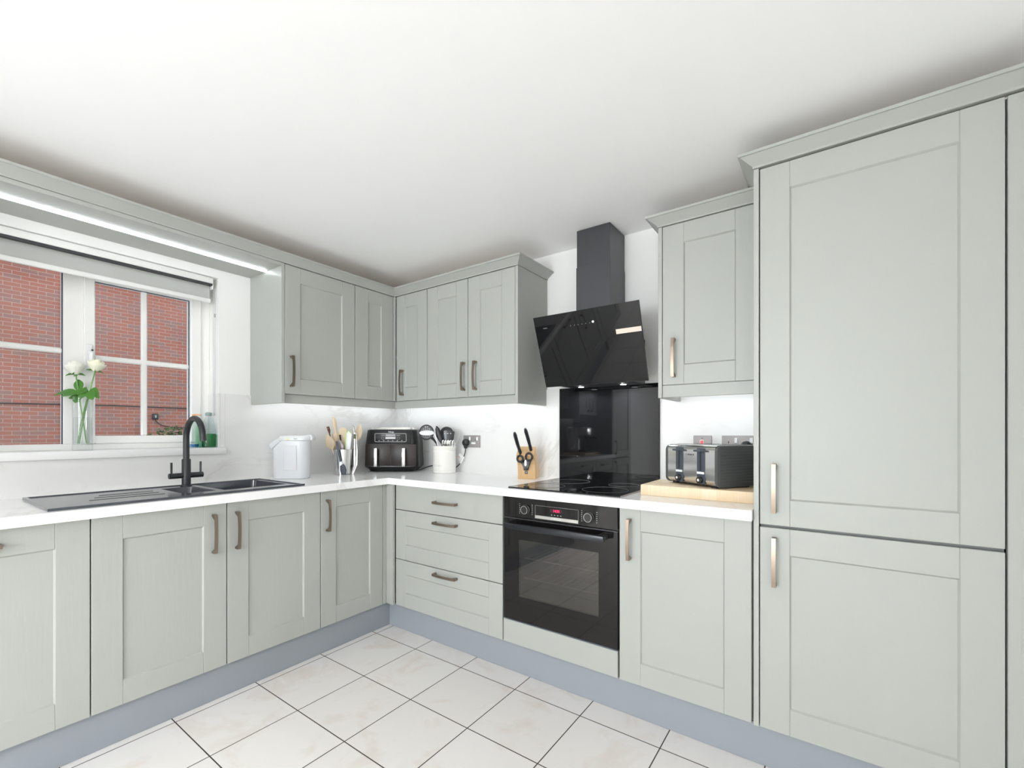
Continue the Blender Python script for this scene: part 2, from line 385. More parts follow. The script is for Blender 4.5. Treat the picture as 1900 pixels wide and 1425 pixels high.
b = B(); b.tube(bez((.03, 0, -.06), (.03, .05, -.22), (.03, .25, -.26), (.02, .75, -.24), 16), .009, 6); obj('lead', b, 'black', t)
def bush(name, c, rx, ry, rz, n, label):
    b = B()
    for i in range(n):
        a = random.uniform(0, 2*PI); e = random.uniform(0, 1)
        rr = random.uniform(.7, 1); p = V(c[0]+rx*rr*math.cos(a)*math.sqrt(1-e*e), c[1]+ry*rr*math.sin(a)*math.sqrt(1-e*e), c[2]+rz*e*rr)
        d = V(random.uniform(-1, 1), random.uniform(-1, 1), random.uniform(-.4, 1)).normalized(); s = d.orthogonal().normalized()
        L_ = random.uniform(.05, .09); w = L_*.4
        b.add([p, p+d*L_*.5+s*w, p+d*L_, p+d*L_*.5-s*w], [(0, 1, 2, 3)])
    b.sphere((c[0], c[1], c[2]), 1, 14, 8, sz=rz*.85, sx=rx*.9, sy=ry*.9)
    return single(name, b, 'hedge', label, 'plant')
bush('hedge', (-8.9, 1.35, -.6), .5, .95, 1.90, 5000, 'low green hedge outside in front of the brick wall')

# ------------------------------------------------------------------ kitchen units
HB = 0.524      # base door face depth on the back wall
WB = 0.552      # base door face depth on the window wall
def handle(parent, kind, a, c, yf, length=0.168, z=None):
    """bow handle; kind v: x=a, centre z=c ; kind h: centre x=a, z=c"""
    b = B(); h = length/2; n = 10; w = .0065
    pts = []
    for i in range(n+1):
        s_ = -h+2*h*i/n; o_ = .030+.006*(1-(s_/h)**2); pts.append((s_, -o_))
    inner = [(s_*.93, o_+.005) for s_, o_ in reversed(pts)]
    poly = [(-h, 0)]+pts+[(h, 0), (h-.007, 0)]+inner[1:-1]+[(-h+.007, 0)]
    if kind == 'v':
        b.prism([(yf+p[1], c+p[0]) for p in poly], 'x', a-w, a+w)
    else:
        b.prism([(a+p[0], yf+p[1]) for p in poly], 'z', c-w, c+w)
    obj('handle', b, 'bronze', parent)
def front(parent, kind, x0, x1, z0, z1, yf, hd=None, style='shaker', st=.09, rt=.09, name=None, th=.02):
    g = .0019; x0 += g; x1 -= g
    b = B(); bv = .0016
    if style == 'slab': b.box(x0, x1, yf, yf+th, z0, z1, bv)
    else:
        b.box(x0, x0+st, yf, yf+th, z0, z1, bv); b.box(x1-st, x1, yf, yf+th, z0, z1, bv)
        b.box(x0+st, x1-st, yf, yf+th, z0, z0+rt, bv); b.box(x0+st, x1-st, yf, yf+th, z1-rt, z1, bv)
        k = .004; d = .007
        xa, xb, za, zb = x0+st, x1-st, z0+rt, z1-rt
        b.add([(xa, yf+.001, za), (xb, yf+.001, za), (xb, yf+.001, zb), (xa, yf+.001, zb), (xa+k, yf+d, za+k), (xb-k, yf+d, za+k), (xb-k, yf+d, zb-k), (xa+k, yf+d, zb-k)],
              [(0, 1, 5, 4), (1, 2, 6, 5), (2, 3, 7, 6), (3, 0, 4, 7), (4, 5, 6, 7)])
    o = obj(name or kind, b, 'sage', parent)
    if hd: handle(o, hd[0], hd[1], hd[2], yf)
    return o
def unit(name, label, cat, wall, s, w, z0, z1, depth, back=.003, group=None, m='sage_in'):
    """cabinet root at the wall line; returns root. wall 'W' or 'H'. depth = carcass front"""
    if wall == 'H': t = thing(name, label, cat, (s, 0, z0), 0, group)
    else: t = thing(name, label, cat, (0, s, z0), PI/2, group)
    return t
def bounce_board(t, x0, x1, z, d): b = B(); b.box(x0, x1, -d, -.003, z, z+.004); obj('bounce_board', b, 'bounce', t)  # unseen pale board added as a reflector for the ceiling above
def body(t, x0, x1, z0, z1, d, m='sage_in', back=-.014, hollow=False):
    b = B()
    if hollow:
        k = .018
        b.box(x0, x0+k, -d, back, z0, z1); b.box(x1-k, x1, -d, back, z0, z1); b.box(x0+k, x1-k, -d, back, z0, z0+k); b.box(x0+k, x1-k, back-.01, back, z0+k, z1)
    else: b.box(x0, x1, -d, back, z0, z1)
    obj('carcass', b, m, t)
G_D = 'sage shaker base units'
BZ0, BZ1 = .147, .867
bz = lambda z: z-BZ0
# --- window wall base units (local x runs along world +y)
t = unit('base_cabinet', 'sage base unit beneath the draining board with one wide door and horizontal handle', 'cabinet', 'W', -2.478, .6, BZ0, BZ1, 0, group=G_D)
body(t, .001, .599, 0, .722, WB-.023); front(t, 'door', 0, .6, 0, .72, -WB, ('h', .300, .668))
t = unit('sink_cabinet', 'sage two-door base unit under the black sink bowls', 'cabinet', 'W', -1.878, .904, BZ0, BZ1, 0, group=G_D)
body(t, .001, .903, 0, .722, WB-.023, hollow=True); front(t, 'door', 0, .453, 0, .72, -WB, ('v', .398, .594)); front(t, 'door', .453, .904, 0, .72, -WB, ('v', .492, .594))
t = unit('corner_base_cabinet', 'sage corner base unit right of the sink with one door and a corner post', 'cabinet', 'W', -.974, .448, BZ0, BZ1, 0, group=G_D)
body(t, .001, .40, 0, .722, WB-.023); front(t, 'door', 0, .404, 0, .72, -WB, ('v', .035, .592))
b = B(); b.box(.406, .450, -WB+.001, -WB+.02, 0, .72, .0015); b.box(.43, .4495, -WB-.056, -WB+.0, 0, .72, .0015); obj('corner_post', b, 'sage', t)
t = unit('base_cabinet', 'sage base unit with top drawer, left end of the sink run', 'cabinet', 'W', -2.93, .452, BZ0, BZ1, 0, group=G_D)
body(t, .001, .451, 0, .722, WB-.023); front(t, 'door', 0, .452, 0, .575, -WB, ('v', .41, .49)); front(t, 'drawer', 0, .452, .579, .72, -WB, ('h', .226, .65), 'slab')
# --- back wall base units
t = unit('drawer_cabinet', 'sage three-drawer base unit left of the oven', 'cabinet', 'H', .611, .804, BZ0, BZ1, 0, group=G_D)
body(t, .001, .803, 0, .722, HB-.023)
front(t, 'drawer', 0, .804, bz(.722), .72, -HB, ('h', .419, bz(.793)), 'slab')
front(t, 'drawer', 0, .804, bz(.4265), bz(.718), -HB, ('h', .419, bz(.679)), st=.087, rt=.088)
front(t, 'drawer', 0, .804, 0, bz(.4225), -HB, ('h', .419, bz(.394)), st=.087, rt=.083)
t = unit('oven_housing', 'sage housing unit around the built-in oven with plain strip below', 'cabinet', 'H', 1.415, .607, BZ0, BZ1, 0, group=G_D)
b = B(); k = .003; b.box(k, .006, -HB+.03, -.014, 0, .722); b.box(.601, .604, -HB+.03, -.014, 0, .722); b.box(.006, .601, -HB+.03, -.014, 0, .1); obj('carcass', b, 'sage_in', t)
front(t, 'strip', .002, .604, 0, bz(.2605), -HB, None, 'slab', name='bottom_panel')
t = unit('base_cabinet', 'sage single-door base unit right of the oven, under the chopping board', 'cabinet', 'H', 2.022, .5, BZ0, BZ1, 0, group=G_D)
body(t, .001, .498, 0, .722, HB-.023); front(t, 'door', .001, .498, 0, .72, -HB, ('v', .048, bz(.742)))
# --- tall larder unit, right
t = unit('tall_cabinet', 'tall sage larder unit with two stacked doors at the right', 'cabinet', 'H', 2.525, .675, 0, 2.11, 0, group='tall sage units')
b = B(); b.box(.019, .617, -.505, -.014, .147, 2.11); obj('carcass', b, 'sage_in', t); bounce_board(t, .019, .672, 2.1105, .505)
b = B(); b.box(0, .0165, -.530, -.014, .147, 2.112, .001); obj('end_panel', b, 'sage', t)
front(t, 'door', .0175, .617, .861, 2.108, -.527, ('v', .064, .99)); front(t, 'door', .0175, .617, .147, .8515, -.527, ('v', .064, .737))
b = B(); b.box(.620, .672, -.527, -.507, .147, 2.108, .0015); obj('filler_panel', b, 'sage', t)
# --- tall unit on the window wall (seen only in the black glass)
t = unit('tall_cabinet', 'tall sage unit at far end of the sink run, mirrored in black glass splashback', 'cabinet', 'W', -3.55, .618, 0, 2.11, 0, group='tall sage units')
b = B(); b.box(.0, .6, -.525, -.014, .147, 2.11); obj('carcass', b, 'sage_in', t)
b = B(); b.box(.600, .618, -.55, -.014, 0.02, 2.112, .001); obj('end_panel', b, 'sage', t)
front(t, 'door', 0, .6, .861, 2.108, -.552, ('v', .55, .99)); front(t, 'door', 0, .6, .147, .8515, -.552, ('v', .55, .737))

# --- wall units
UZ0, UZ1 = 1.391, 2.090; UW = .351; UH = .3125
uz = lambda z: z-UZ0
G_U = 'sage shaker wall units'
t = unit('wall_cabinet', 'sage single-door wall unit beside the window, open pelmet to its left', 'cabinet', 'W', -1.078, .457, UZ0, UZ1, 0, group=G_U)
body(t, .019, .456, 0, .699, UW-.022, back=-.002); bounce_board(t, .019, .456, .6995, UW-.022); b = B(); b.box(0, .0175, -UW, -.002, uz(1.340), .701, .001); obj('end_panel', b, 'sage', t)
front(t, 'door', .018, .457, 0, .699, -UW, ('v', .052, uz(1.514)), st=.087, rt=.085)
t = unit('corner_wall_cabinet', 'sage L-shaped corner wall unit with two narrow doors', 'cabinet', 'W', -.621, .62, UZ0, UZ1, 0, group=G_U)
b = B(); b.box(0.001, .618, -UW+.022, -.002, 0, .699); b.box(.330, .618, -.659, -UW+.022, 0, .699); obj('carcass', b, 'sage_in', t); bounce_board(t, .001, .618, .6995, UW-.022)
b = B(); b.box(.330, .618, -.659, -UW+.022, .6995, .7035); obj('bounce_board', b, 'bounce', t)
front(t, 'door', 0, .296, 0, .699, -UW, None, st=.094, rt=.085)
b = B(); b.box(.2975, .3100, -UW+.001, -UW+.02, 0, .699, .001); b.box(.2975, .3085, -UW-.0125, -UW+.001, 0, .699, .001); obj('corner_post', b, 'sage', t)
# door facing the back-wall side: built in its own frame then turned
dh = thing('tmp', 'x', 'x'); fo = front(dh, 'door', .366, .660, 0, .699, -UH, ('v', .436, uz(1.5095)), st=.088, rt=.085)
fo.parent = t; fo.rotation_euler = (0, 0, -PI/2); fo.location = (.621, 0, 0); bpy.data.objects.remove(dh)
t = unit('wall_cabinet', 'sage two-door wall unit left of the cooker hood', 'cabinet', 'H', .660, .700, UZ0, UZ1, 0, group=G_U)
body(t, .001, .681, 0, .699, UH-.022, back=-.002); bounce_board(t, .001, .681, .6995, UH-.022); b = B(); b.box(.6825, .700, -UH, -.002, uz(1.340), .701, .001); obj('end_panel', b, 'sage', t)
front(t, 'door', 0, .341, 0, .699, -UH, ('v', .315, uz(1.5125)), rt=.085); front(t, 'door', .341, .682, 0, .699, -UH, ('v', .406, uz(1.5115)), rt=.085)
t = unit('wall_cabinet', 'sage single-door wall unit between cooker hood and tall larder unit', 'cabinet', 'H', 2.120, .405, UZ0, UZ1, 0, group=G_U)
body(t, .019, .404, 0, .699, UH-.022, back=-.002); bounce_board(t, .019, .404, .6995, UH-.022); b = B(); b.box(0, .0175, -UH, -.002, uz(1.335), .701, .001); obj('end_panel', b, 'sage', t)
front(t, 'door', .018, .404, 0, .699, -UH, ('v', .070, uz(1.507)), st=.09, rt=.085)
t = unit('wall_cabinet', 'sage wall unit beyond the window, mirrored in black glass splashback', 'cabinet', 'W', -2.93, .49, UZ0, UZ1, 0, group=G_U)
body(t, .001, .471, 0, .699, UW-.022, back=-.002); b = B(); b.box(.4725, .490, -UW, -.002, uz(1.340), .701, .001); obj('end_panel', b, 'sage', t)
front(t, 'door', 0, .236, 0, .699, -UW, ('v', .19, uz(1.51)), st=.06, rt=.085); front(t, 'door', .236, .472, 0, .699, -UW, ('v', .28, uz(1.51)), st=.06, rt=.085)

# --- cornices, light rails, over-window board
def sweep(path, prof):
    """profile [(out, z)] swept along a 2-d path with mitred corners; out = to the right of travel"""
    P = [Vector(p) for p in path]; rings = []
    for i, p in enumerate(P):
        ds = []
        if i > 0: ds.append((P[i]-P[i-1]).normalized())
        if i < len(P)-1: ds.append((P[i+1]-P[i]).normalized())
        ns = [Vector((d.y, -d.x)) for d in ds]
        n = ns[0] if len(ns) == 1 else (ns[0]+ns[1])/(1+ns[0].dot(ns[1]))
        rings.append([(p.x+n.x*o, p.y+n.y*o, z) for o, z in prof])
    return B().loft(rings)
def cprof(z0, z1): return [(-.018, z0), (.003, z0), (.003, z0+.007), (.038, z1-.010), (.044, z1-.010), (.044, z1), (-.018, z1)]
single('cornice', sweep([(UW, -2.93), (UW, -UH), (1.360, -UH), (1.360, -.002)], cprof(2.0935, 2.1375)), 'sage', 'sage cornice over the window and left wall units', 'cornice', 'sage cornices')
single('cornice', sweep([(2.120, -.002), (2.120, -UH), (2.519, -UH)], cprof(2.0935, 2.1375)), 'sage', 'short sage cornice on the wall unit right of the hood', 'cornice', 'sage cornices')
single('cornice', sweep([(2.525, -.002), (2.525, -.530), (3.198, -.530)], cprof(2.114, 2.158)), 'sage', 'sage cornice crowning the tall larder unit', 'cornice', 'sage cornices')
b = sweep([(UW-.022, -1.0595), (UW-.022, -UH+.022), (1.3415, -UH+.022)], [(-.018, 1.342), (0, 1.342), (0, 1.3895), (-.018, 1.3895)])
single('light_rail', b, 'sage', 'sage light rail under the corner wall units', 'light rail', 'sage light rails')
b = B(); b.box(2.1385, 2.523, -UH+.004, -UH+.022, 1.337, 1.3895, .001)
single('light_rail', b, 'sage', 'sage light rail under the wall unit above the toaster', 'light rail', 'sage light rails')
b = B(); b.box(.002, UW, -2.4395, -1.0785, 2.075, 2.0925, .001); bb_ = single('bridging_board', b, 'sage', 'sage board bridging above the window between the wall units', 'board')
b = B(); b.box(.002, UW-.02, -2.4395, -1.0785, 2.0926, 2.0936); obj('bounce_face', b, 'bounce', bb_)  # unseen pale face added to throw light up behind the cornice
b = B(); b.tube([(.204, -2.43, 2.068), (.204, -1.085, 2.068)], .0030, 10); b.box(.1995, .2085, -2.43, -1.085, 2.0705, 2.075); single('led_strip', b, 'ledw', 'lit LED strip under the board above the window', 'light', 'white LED strips')
b = B(); b.box(.10, .112, -1.055, -.10, 1.3845, 1.3905); b.box(.112, 1.335, -.112, -.10, 1.3845, 1.3905)
single('led_strip', b, 'led', 'lit LED strip hidden under the corner wall units', 'light', 'white LED strips')
b = B(); b.box(2.145, 2.515, -.112, -.10, 1.3845, 1.3905); single('led_strip', b, 'led', 'lit LED strip under the wall unit above the toaster', 'light', 'white LED strips')
b = B(); b.box(.05, .062, -2.92, -2.46, 1.3845, 1.3905); single('led_strip', b, 'led', 'lit LED strip above the espresso machine, mirrored in black glass', 'light', 'white LED strips')

# --- plinths
b = B(); b.box(WB-.039, WB-.021, -2.93, -HB+.02, .001, .145); single('plinth', b, 'plinth', 'grey plinth board below the sink run units', 'plinth', 'grey plinths')
b = B(); b.box(WB-.0205, 3.195, -HB+.020, -HB+.038, .001, .145); single('plinth', b, 'plinth', 'grey plinth board below the oven run and larder', 'plinth', 'grey plinths')

# --- worktop (L shape with openings for the sink)
WX = .592; WYh = -.564; T0, T1 = .8727, .910
SX0, SX1, SY0, SY1 = .10, .545, -1.98, -1.075
b = B()
b.box(.001, WX, -2.93, SY0, T0, T1); b.box(.001, SX0, SY0, SY1, T0, T1); b.box(SX1, WX, SY0, SY1, T0, T1); b.box(.001, WX, SY1, WYh, T0, T1)
b.box(.001, 2.5235, WYh, -.001, T0, T1)
bmesh.ops.remove_doubles(b.bm, verts=b.bm.verts, dist=1e-5)
single('worktop', b, 'worktop', 'white marble-effect L-shaped worktop with square edge', 'worktop')
# splashbacks
b = B(); b.box(.0005, .012, -2.9295, WY0-.026, T1, 1.396); b.box(.0005, .012, WY0-.026, WY1+.026, T1, 1.0635); b.box(.0005, .012, WY1+.026, -.0125, T1, 1.396)
b.box(.0005, .012, WY1+.0005, WY1+.0255, 1.1005, 1.396)
single('marble_splashback', b, 'marble', 'marble-effect splashback panel on the window wall', 'splashback', 'marble splashbacks')
b = B(); b.box(.0005, 2.5235, -.012, -.0005, T1, 1.437); single('marble_splashback', b, 'marble', 'marble-effect splashback panel along the hob wall', 'splashback', 'marble splashbacks')
b = B(); b.box(FX+.001, 0.0115, WY1-.010, WY1-.0005, 1.1005, 1.396); single('reveal_panel', b, 'marble', 'narrow marble-effect panel lining the window reveal behind the bottles', 'splashback')
b = B(); b.box(1.452, 2.036, -.019, -.0125, .912, 1.436, .001); single('glass_splashback', b, 'blackglass', 'glossy black glass splashback behind the hob', 'splashback')

# ------------------------------------------------------------------ sink and tap
t = thing('sink', 'black composite one and a half bowl sink with drainer', 'sink', (.09, -1.99, T1))
L_, W_ = .925, .468      # local: x = world x, y = world y
bowls = [(.095, .365, .430, .560), (.030, .375, .590, .880)]      # x0,x1,y0,y1
b = B()
zt = .0065
b.box(0, W_, 0, .430, 0.0005, zt); b.box(0, .030, .430, L_, 0.0005, zt); b.box(.375, W_, .430, L_, 0.0005, zt)
b.box(.030, .375, .560, .590, .0005, zt); b.box(.030, .375, .880, L_, .0005, zt); b.box(.030, .095, .430, .560, .0005, zt); b.box(.365, .375, .430, .560, .0005, zt)
rim = [(0, W_, 0, .012), (0, W_, L_-.012, L_), (0, .012, .012, L_-.012), (W_-.012, W_, .012, L_-.012)]
for x0, x1, y0, y1 in rim: b.box(x0, x1, y0, y1, zt, zt+.0035)
M['sinkm'] = mat('black_composite', (0.055, 0.061, 0.074), 0.15, spec=0.7)
obj('drainer', b, 'sinkm', t)
b = B()
for i in range(3): b.box(.15+i*.075, .1535+i*.075, .20-.03*i, .385, zt, zt+.0012, .0004)
obj('drainer_ridge', b, 'black', t)
for x0, x1, y0, y1 in bowls:
    b = B(); d = -.17 if y1 > .6 else -.10
    rr = []
    cx, cy = (x0+x1)/2, (y0+y1)/2
    for z, s_ in ((zt-.0005, 0), (d+.03, .012), (d, .04)): rr.append(rrect(x1-x0-2*s_, y1-y0-2*s_, .02, z, 4, (cx, cy)))
    b.loft(rr, cap0=False); obj('bowl', b, 'sinkm', t)
    b = B(); b.lathe([(.03, 0), (.03, .003), (.012, .004)], (cx, cy, d+.0005), 20); obj('waste', b, 'steel', t)
t = thing('mixer_tap', 'matt black swan-neck mixer tap with two lever handles behind the sink', 'tap', (.135, -1.44, T1+.0066))
b = B(); b.lathe([(.024, 0), (.024, .005), (.019, .008), (.019, .13), (.0165, .134)], n=28); obj('tap_body', b, 'matblack', t)
b = B(); pts = [(0, 0, .13), (0, 0, .235)]+[(.1-.1*math.cos(a), 0, .235+.098*math.sin(a)) for a in [PI*i/16 for i in range(1, 16)]]+[(.202, 0, .225)]
b.tube(pts, .0135, 14, up=(0, 1, 0)); obj('spout', b, 'matblack', t)
for s_ in (-1, 1):
    b = B(); b.tube([(0, s_*.015, .052), (0, s_*.072, .052)], .0135, 14); o = obj('valve', b, 'matblack', t)
    b = B(); b.tube([(0, s_*.062, .06), (0, s_*.062, .118)], [.0048, .0048], 10); obj('lever', b, 'matblack', o)

# ------------------------------------------------------------------ oven
t = thing('oven', 'black built-in single oven below the hob', 'oven', (1.7215, -.527, .262))
X = .2965; H = .604
oz = lambda z: z-.262
b = B(); b.box(-X, X, 0, .018, oz(.770), H, .001); obj('control_panel', b, 'ovenblack', t)
cpn = t.children[0] if t.children else None
b = B(); b.box(-X+.003, X-.003, .018, .50, .005, .02); b.box(-X+.003, X-.003, .018, .50, .58, .60); b.box(-X+.003, -X+.05, .02, .50, .02, .58); b.box(X-.05, X-.003, .02, .50, .02, .58); b.box(-X+.05, X-.05, .46, .50, .02, .58)
b.box(-X+.05, X-.05, .03, .46, .02, .10); b.box(-X+.05, X-.05, .03, .46, .44, .58)
obj('oven_cavity', b, 'ovenin', t)
z0w, z1w = oz(.385), oz(.663)
b = B(); xw = .210
b.box(-X, -xw, 0, .018, .006, oz(.763)); b.box(xw, X, 0, .018, .006, oz(.763)); b.box(-xw, xw, 0, .018, .006, z0w); b.box(-xw, xw, 0, .018, z1w, oz(.763))
od = obj('oven_door', b, 'ovenblack', t)
b = B(); b.box(-xw, xw, .001, .005, z0w, z1w); obj('door_window', b, 'ovenwin', od)
b = B(); b.box(-.2565, .2565, -.058, -.040, oz(.722), oz(.750), .004, 2); b.box(-.2565, -.215, -.041, 0, oz(.728), oz(.748), .003); b.box(.215, .2565, -.041, 0, oz(.728), oz(.748), .003); obj('door_handle', b, mat('handle_black_metal', (.02, .022, .026), .25, .3), od)
b = B(); b.box(-X, X, -.0005, .018, oz(.762), oz(.7655)); obj('seam_trim', b, 'darksteel', t)
b = B(); b.box(-X, X, 0, .02, 0, .005); obj('bottom_trim', b, mat('trim_grey', (.12, .14, .17), .3, .6), t)
for z in (oz(.45), oz(.55)):
    b = B(); b.box(-.23, .23, .08, .084, z, z+.004)
    for i in range(14): b.box(-.22+i*.0335, -.217+i*.0335, .08, .44, z, z+.003)
    obj('oven_rack', b, 'ovenrack', t)
for xk in (-.166, .166):
    b = B(); b.lathe([(.0235, 0), (.0235, .004), (.0195, .006), (.0195, .016), (.017, .018)], n=28); b.xform(Matrix.Translation((xk, 0, oz(.812))) @ Matrix.Rotation(PI/2, 4, 'X')); k_ = obj('control_knob', b, 'black', t)
    b = B(); b.torus((xk, -.0175, oz(.812)), .0185, .0012, 'y', 28, 6); obj('knob_ring', b, 'brushed', k_)
    for s_ in (-1, 1):
        for i in range(6): b = B(); b.box(xk+s_*.036-.002, xk+s_*.036+.002, -.0006, 0, oz(.79)+i*.009, oz(.79)+i*.009+.003); obj('dial_marking', b, 'greyprint', t)
b = B(); x0, x1, za, zb = -.1135, .1135, oz(.790), oz(.838)
for q in ((x0, x1, zb-.0008, zb), (x0, x0+.0008, za, zb), (x1-.0008, x1, za, zb)): b.box(q[0], q[1], -.0006, 0, q[2], q[3])
obj('panel_outline', b, 'greyprint', t)
b = B(); b.box(-.1135, .1135, -.0025, 0, oz(.777), oz(.792), .0005); br = obj('name_strip', b, 'brushed', t)
text('name_lettering', 'BOSCH', .0115, 'white', br, (.006, -.0027, oz(.7845)))
b = B(); b.torus((-.022, -.003, oz(.7845)), .0042, .0006, 'y', 20, 5); obj('name_emblem', b, 'white', br)
b = B(); b.box(-.032, .032, -.0008, 0, oz(.812), oz(.829)); dsp = obj('display', b, mat('display_black', (.03, .012, .016), .2), t)
text('display_digits', '14:31', .016, 'display', dsp, (.002, -.001, oz(.8205)))
b = B()
for i in range(4): b.box(-.026+i*.016, -.021+i*.016, -.0006, 0, oz(.799), oz(.803))
obj('touch_symbols', b, 'greyprint', t)

# ------------------------------------------------------------------ hob
t = thing('hob', 'black glass induction hob set in the worktop', 'hob', (1.745, -.285, T1+.0006))
b = B(); b.box(-.29, .29, -.248, .262, 0, .0055, .001); hb = obj('hob_glass', b, 'blackglass', t)
M['zone'] = mat('zone_print', (0.10, 0.10, 0.10), 0.4)
for cx, cy, r in ((-.15, -.11, .088), (.15, -.09, .105), (-.15, .13, .105), (.15, .14, .075)):
    b = B(); b.torus((cx, cy, .0056), r, .0008, 'z', 48, 4); obj('cooking_zone', b, 'zone', t)
b = B()
for i in range(9): b.box(-.12+i*.03, -.108+i*.03, -.232, -.228, .0055, .0058)
obj('touch_controls', b, 'zone', t)
for xa, xb in ((-.2905, -.288), (.288, .2905)): b = B(); b.box(xa, xb, -.2485, .262, -.0003, .006); obj('edge_trim', b, 'nickel', t)

# ------------------------------------------------------------------ cooker hood
t = thing('cooker_hood', 'black angled glass cooker hood with anthracite chimney', 'cooker hood', (1.75, -.002, 1.43))
b = B(); b.box(-.093, .093, -.196, -.001, .20, .81-.0, .0); 
b.bm.clear(); b.box(-.095, .095, -.198, 0, .21, .615, .001)
obj('lower_chimney', b, 'darksteel', t)
b = B(); b.box(-.0925, .0925, -.1955, 0, .615, .809, .001); uc = obj('upper_chimney', b, 'darksteel', t)
b = B()
for i in range(2): b.box(.0925, .0928, -.03-.012*i, -.025-.012*i, .76, .775)
obj('vent_slot', b, 'black', uc)
yt, zt2, yb, zb2 = -.321, .355, -.187, .0
d = Vector((0, yt-yb, zt2-zb2)).normalized(); nrm = Vector((0, -d.z, d.y))   # outward-down normal
if nrm.y > 0: nrm = -nrm
th = .008
p0 = Vector((0, yb, zb2)); p1 = Vector((0, yt, zt2))
q = [p0, p1, p1-nrm*th, p0-nrm*th]
b = B(); b.prism([(p.y, p.z) for p in q], 'x', -.285, .285); gl = obj('glass_front', b, 'blackglass', t)
b = B(); b.prism([(yb+.012, .004), (yt+.045, .31), (yt+.03+.07, .325), (-.20, .235), (-.002, .235), (-.002, .004)], 'x', -.215, .205); obj('hood_body', b, 'darksteel', t)
b = B(); q2 = [p0-nrm*.0085+d*.01, p1-nrm*.0085-d*.07, p1-nrm*.020-d*.07, p0-nrm*.020+d*.01]; b.prism([(p.y, p.z) for p in q2], 'x', -.278, .278); obj('backing_plate', b, 'darksteel', t)
for xl in (-.115, .125):
    b = B(); b.lathe([(.03, 0), (.03, -.004), (.024, -.005)], (xl, -.10, .0035), 24); lo = obj('lamp', b, 'steel', t)
    b = B(); b.lathe([(.015, -.005), (.015, -.0062), (.008, -.0066)], (xl, -.10, .0035), 24); obj('lamp_lens', b, 'lamp', lo)
    l = bpy.data.lights.new('hood_spot', 'SPOT'); l.energy = 5; l.spot_size = math.radians(165); l.spot_blend = .4; l.shadow_soft_size = .02; l.color = (.88, .95, 1)
    lo2 = bpy.data.objects.new('hood_spot', l); COL.objects.link(lo2); lo2.parent = t; lo2.location = (xl, -.10, -.006)
def on_glass(u, v, o=.0006):        # u = x, v = 0 bottom..1 top
    return Vector((u, 0, 0))+p0.lerp(p1, v)+nrm*o
ang = math.atan2(d.z, -d.y)
b = B()
c = on_glass(.048, .83); b.xform(Matrix.Identity(4)); b.sphere(c, .0042, 12, 8); obj('power_light', b, 'dot', gl)
b = B()
for i in range(6):
    c = on_glass(-.075+i*.021, .82); b.sphere(c, .0018, 8, 6)
obj('touch_icon', b, 'greyprint', gl)
def strip(x0, x1, v0, v1, o):
    pp = [on_glass(x0, v0, o), on_glass(x1, v0, o), on_glass(x1, v1, o), on_glass(x0, v1, o)]
    qq = [on_glass(x0, v0, .0), on_glass(x1, v0, .0), on_glass(x1, v1, .0), on_glass(x0, v1, .0)]
    bb = B(); bb.add(pp+qq, [(0, 1, 2, 3), (4, 7, 6, 5), (0, 4, 5, 1), (1, 5, 6, 2), (2, 6, 7, 3), (3, 7, 4, 0)]); return bb
obj('label_strip', strip(.158, .282, .63, .69, .0008), 'cream', gl, label='cream paper label strip')
obj('maker_mark', strip(-.235, -.212, .835, .84, .0008), 'greyprint', gl)

# ------------------------------------------------------------------ sockets
def socket(name, label, x0, w, z0, h, kind):
    t = thing(name, label, 'socket', (x0, -.012, z0), 0)
    b = B(); b.box(0, w, -.006, -.0002, 0, h, .002, 2); pl = obj('plate', b, 'nickel', t)
    if kind == 'double':
        for xs in (w*.42, w*.85):
            b = B(); b.box(xs-.007, xs+.007, -.011, -.006, h*.58, h*.88, .0015); obj('rocker_switch', b, 'white', pl)
        for xs in (w*.2, w*.72):
            b = B(); b.box(xs-.002, xs+.002, -.0064, -.006, h*.55, h*.68); b.box(xs-.013, xs-.008, -.0064, -.006, h*.36, h*.4); b.box(xs+.008, xs+.013, -.0064, -.006, h*.36, h*.4); obj('pin_slots', b, 'black', pl)
        b = B(); b.box(w*.50, w*.75, -.0068, -.006, h*.28, h*.44, .002); obj('usb_ports', b, 'white', pl)
    else:
        b = B(); b.box(w*.36, w*.60, -.010, -.006, h*.50, h*.74, .0015); obj('rocker_switch', b, 'white', pl)
        b = B(); b.box(w*.40, w*.56, -.0115, -.010, h*.53, h*.71, .0008); obj('indicator', b, 'red', pl)
        b = B(); b.box(w*.44, w*.54, -.0064, -.006, h*.82, h*.85); obj('legend', b, 'darkprint', pl)
    return t
socket('double_socket', 'satin metal double socket with USB ports beside cream utensil pot', .703, .147, 1.080, .081, 'double')
socket('cooker_switch', 'satin metal switch plate with red neon behind the toaster', 2.199, .084, 1.083, .084, 'switch')
socket('double_socket', 'satin metal double socket partly hidden behind right end of toaster', 2.327, .147, 1.085, .082, 'double')
t = thing('plug', 'black plug in the left outlet with cable to air fryer', 'plug', (.735, -.018, 1.112))
b = B(); b.lathe([(.024, 0), (.026, .004), (.0245, .02), (.016, .030), (.010, .032)], n=24); b.xform(Matrix.Rotation(PI/2, 4, 'X')); b.box(-.010, .010, -.022, -.004, -.040, -.018, .004); obj('plug_body', b, 'black', t)
b = B(); b.tube([(.0, -.012, -.036)]+bez((0, -.012, -.045), (-.005, -.014, -.09), (-.02, -.03, -.15), (-.10, -.030, -.185), 14)[1:]+bez((-.10, -.03, -.185), (-.16, -.028, -.20), (-.20, -.03, -.17), (-.26, -.04, -.165), 8)[1:]+bez((-.26, -.04, -.165), (-.31, -.05, -.165), (-.335, -.075, -.185), (-.352, -.105, -.1975), 8)[1:], .0036, 8)
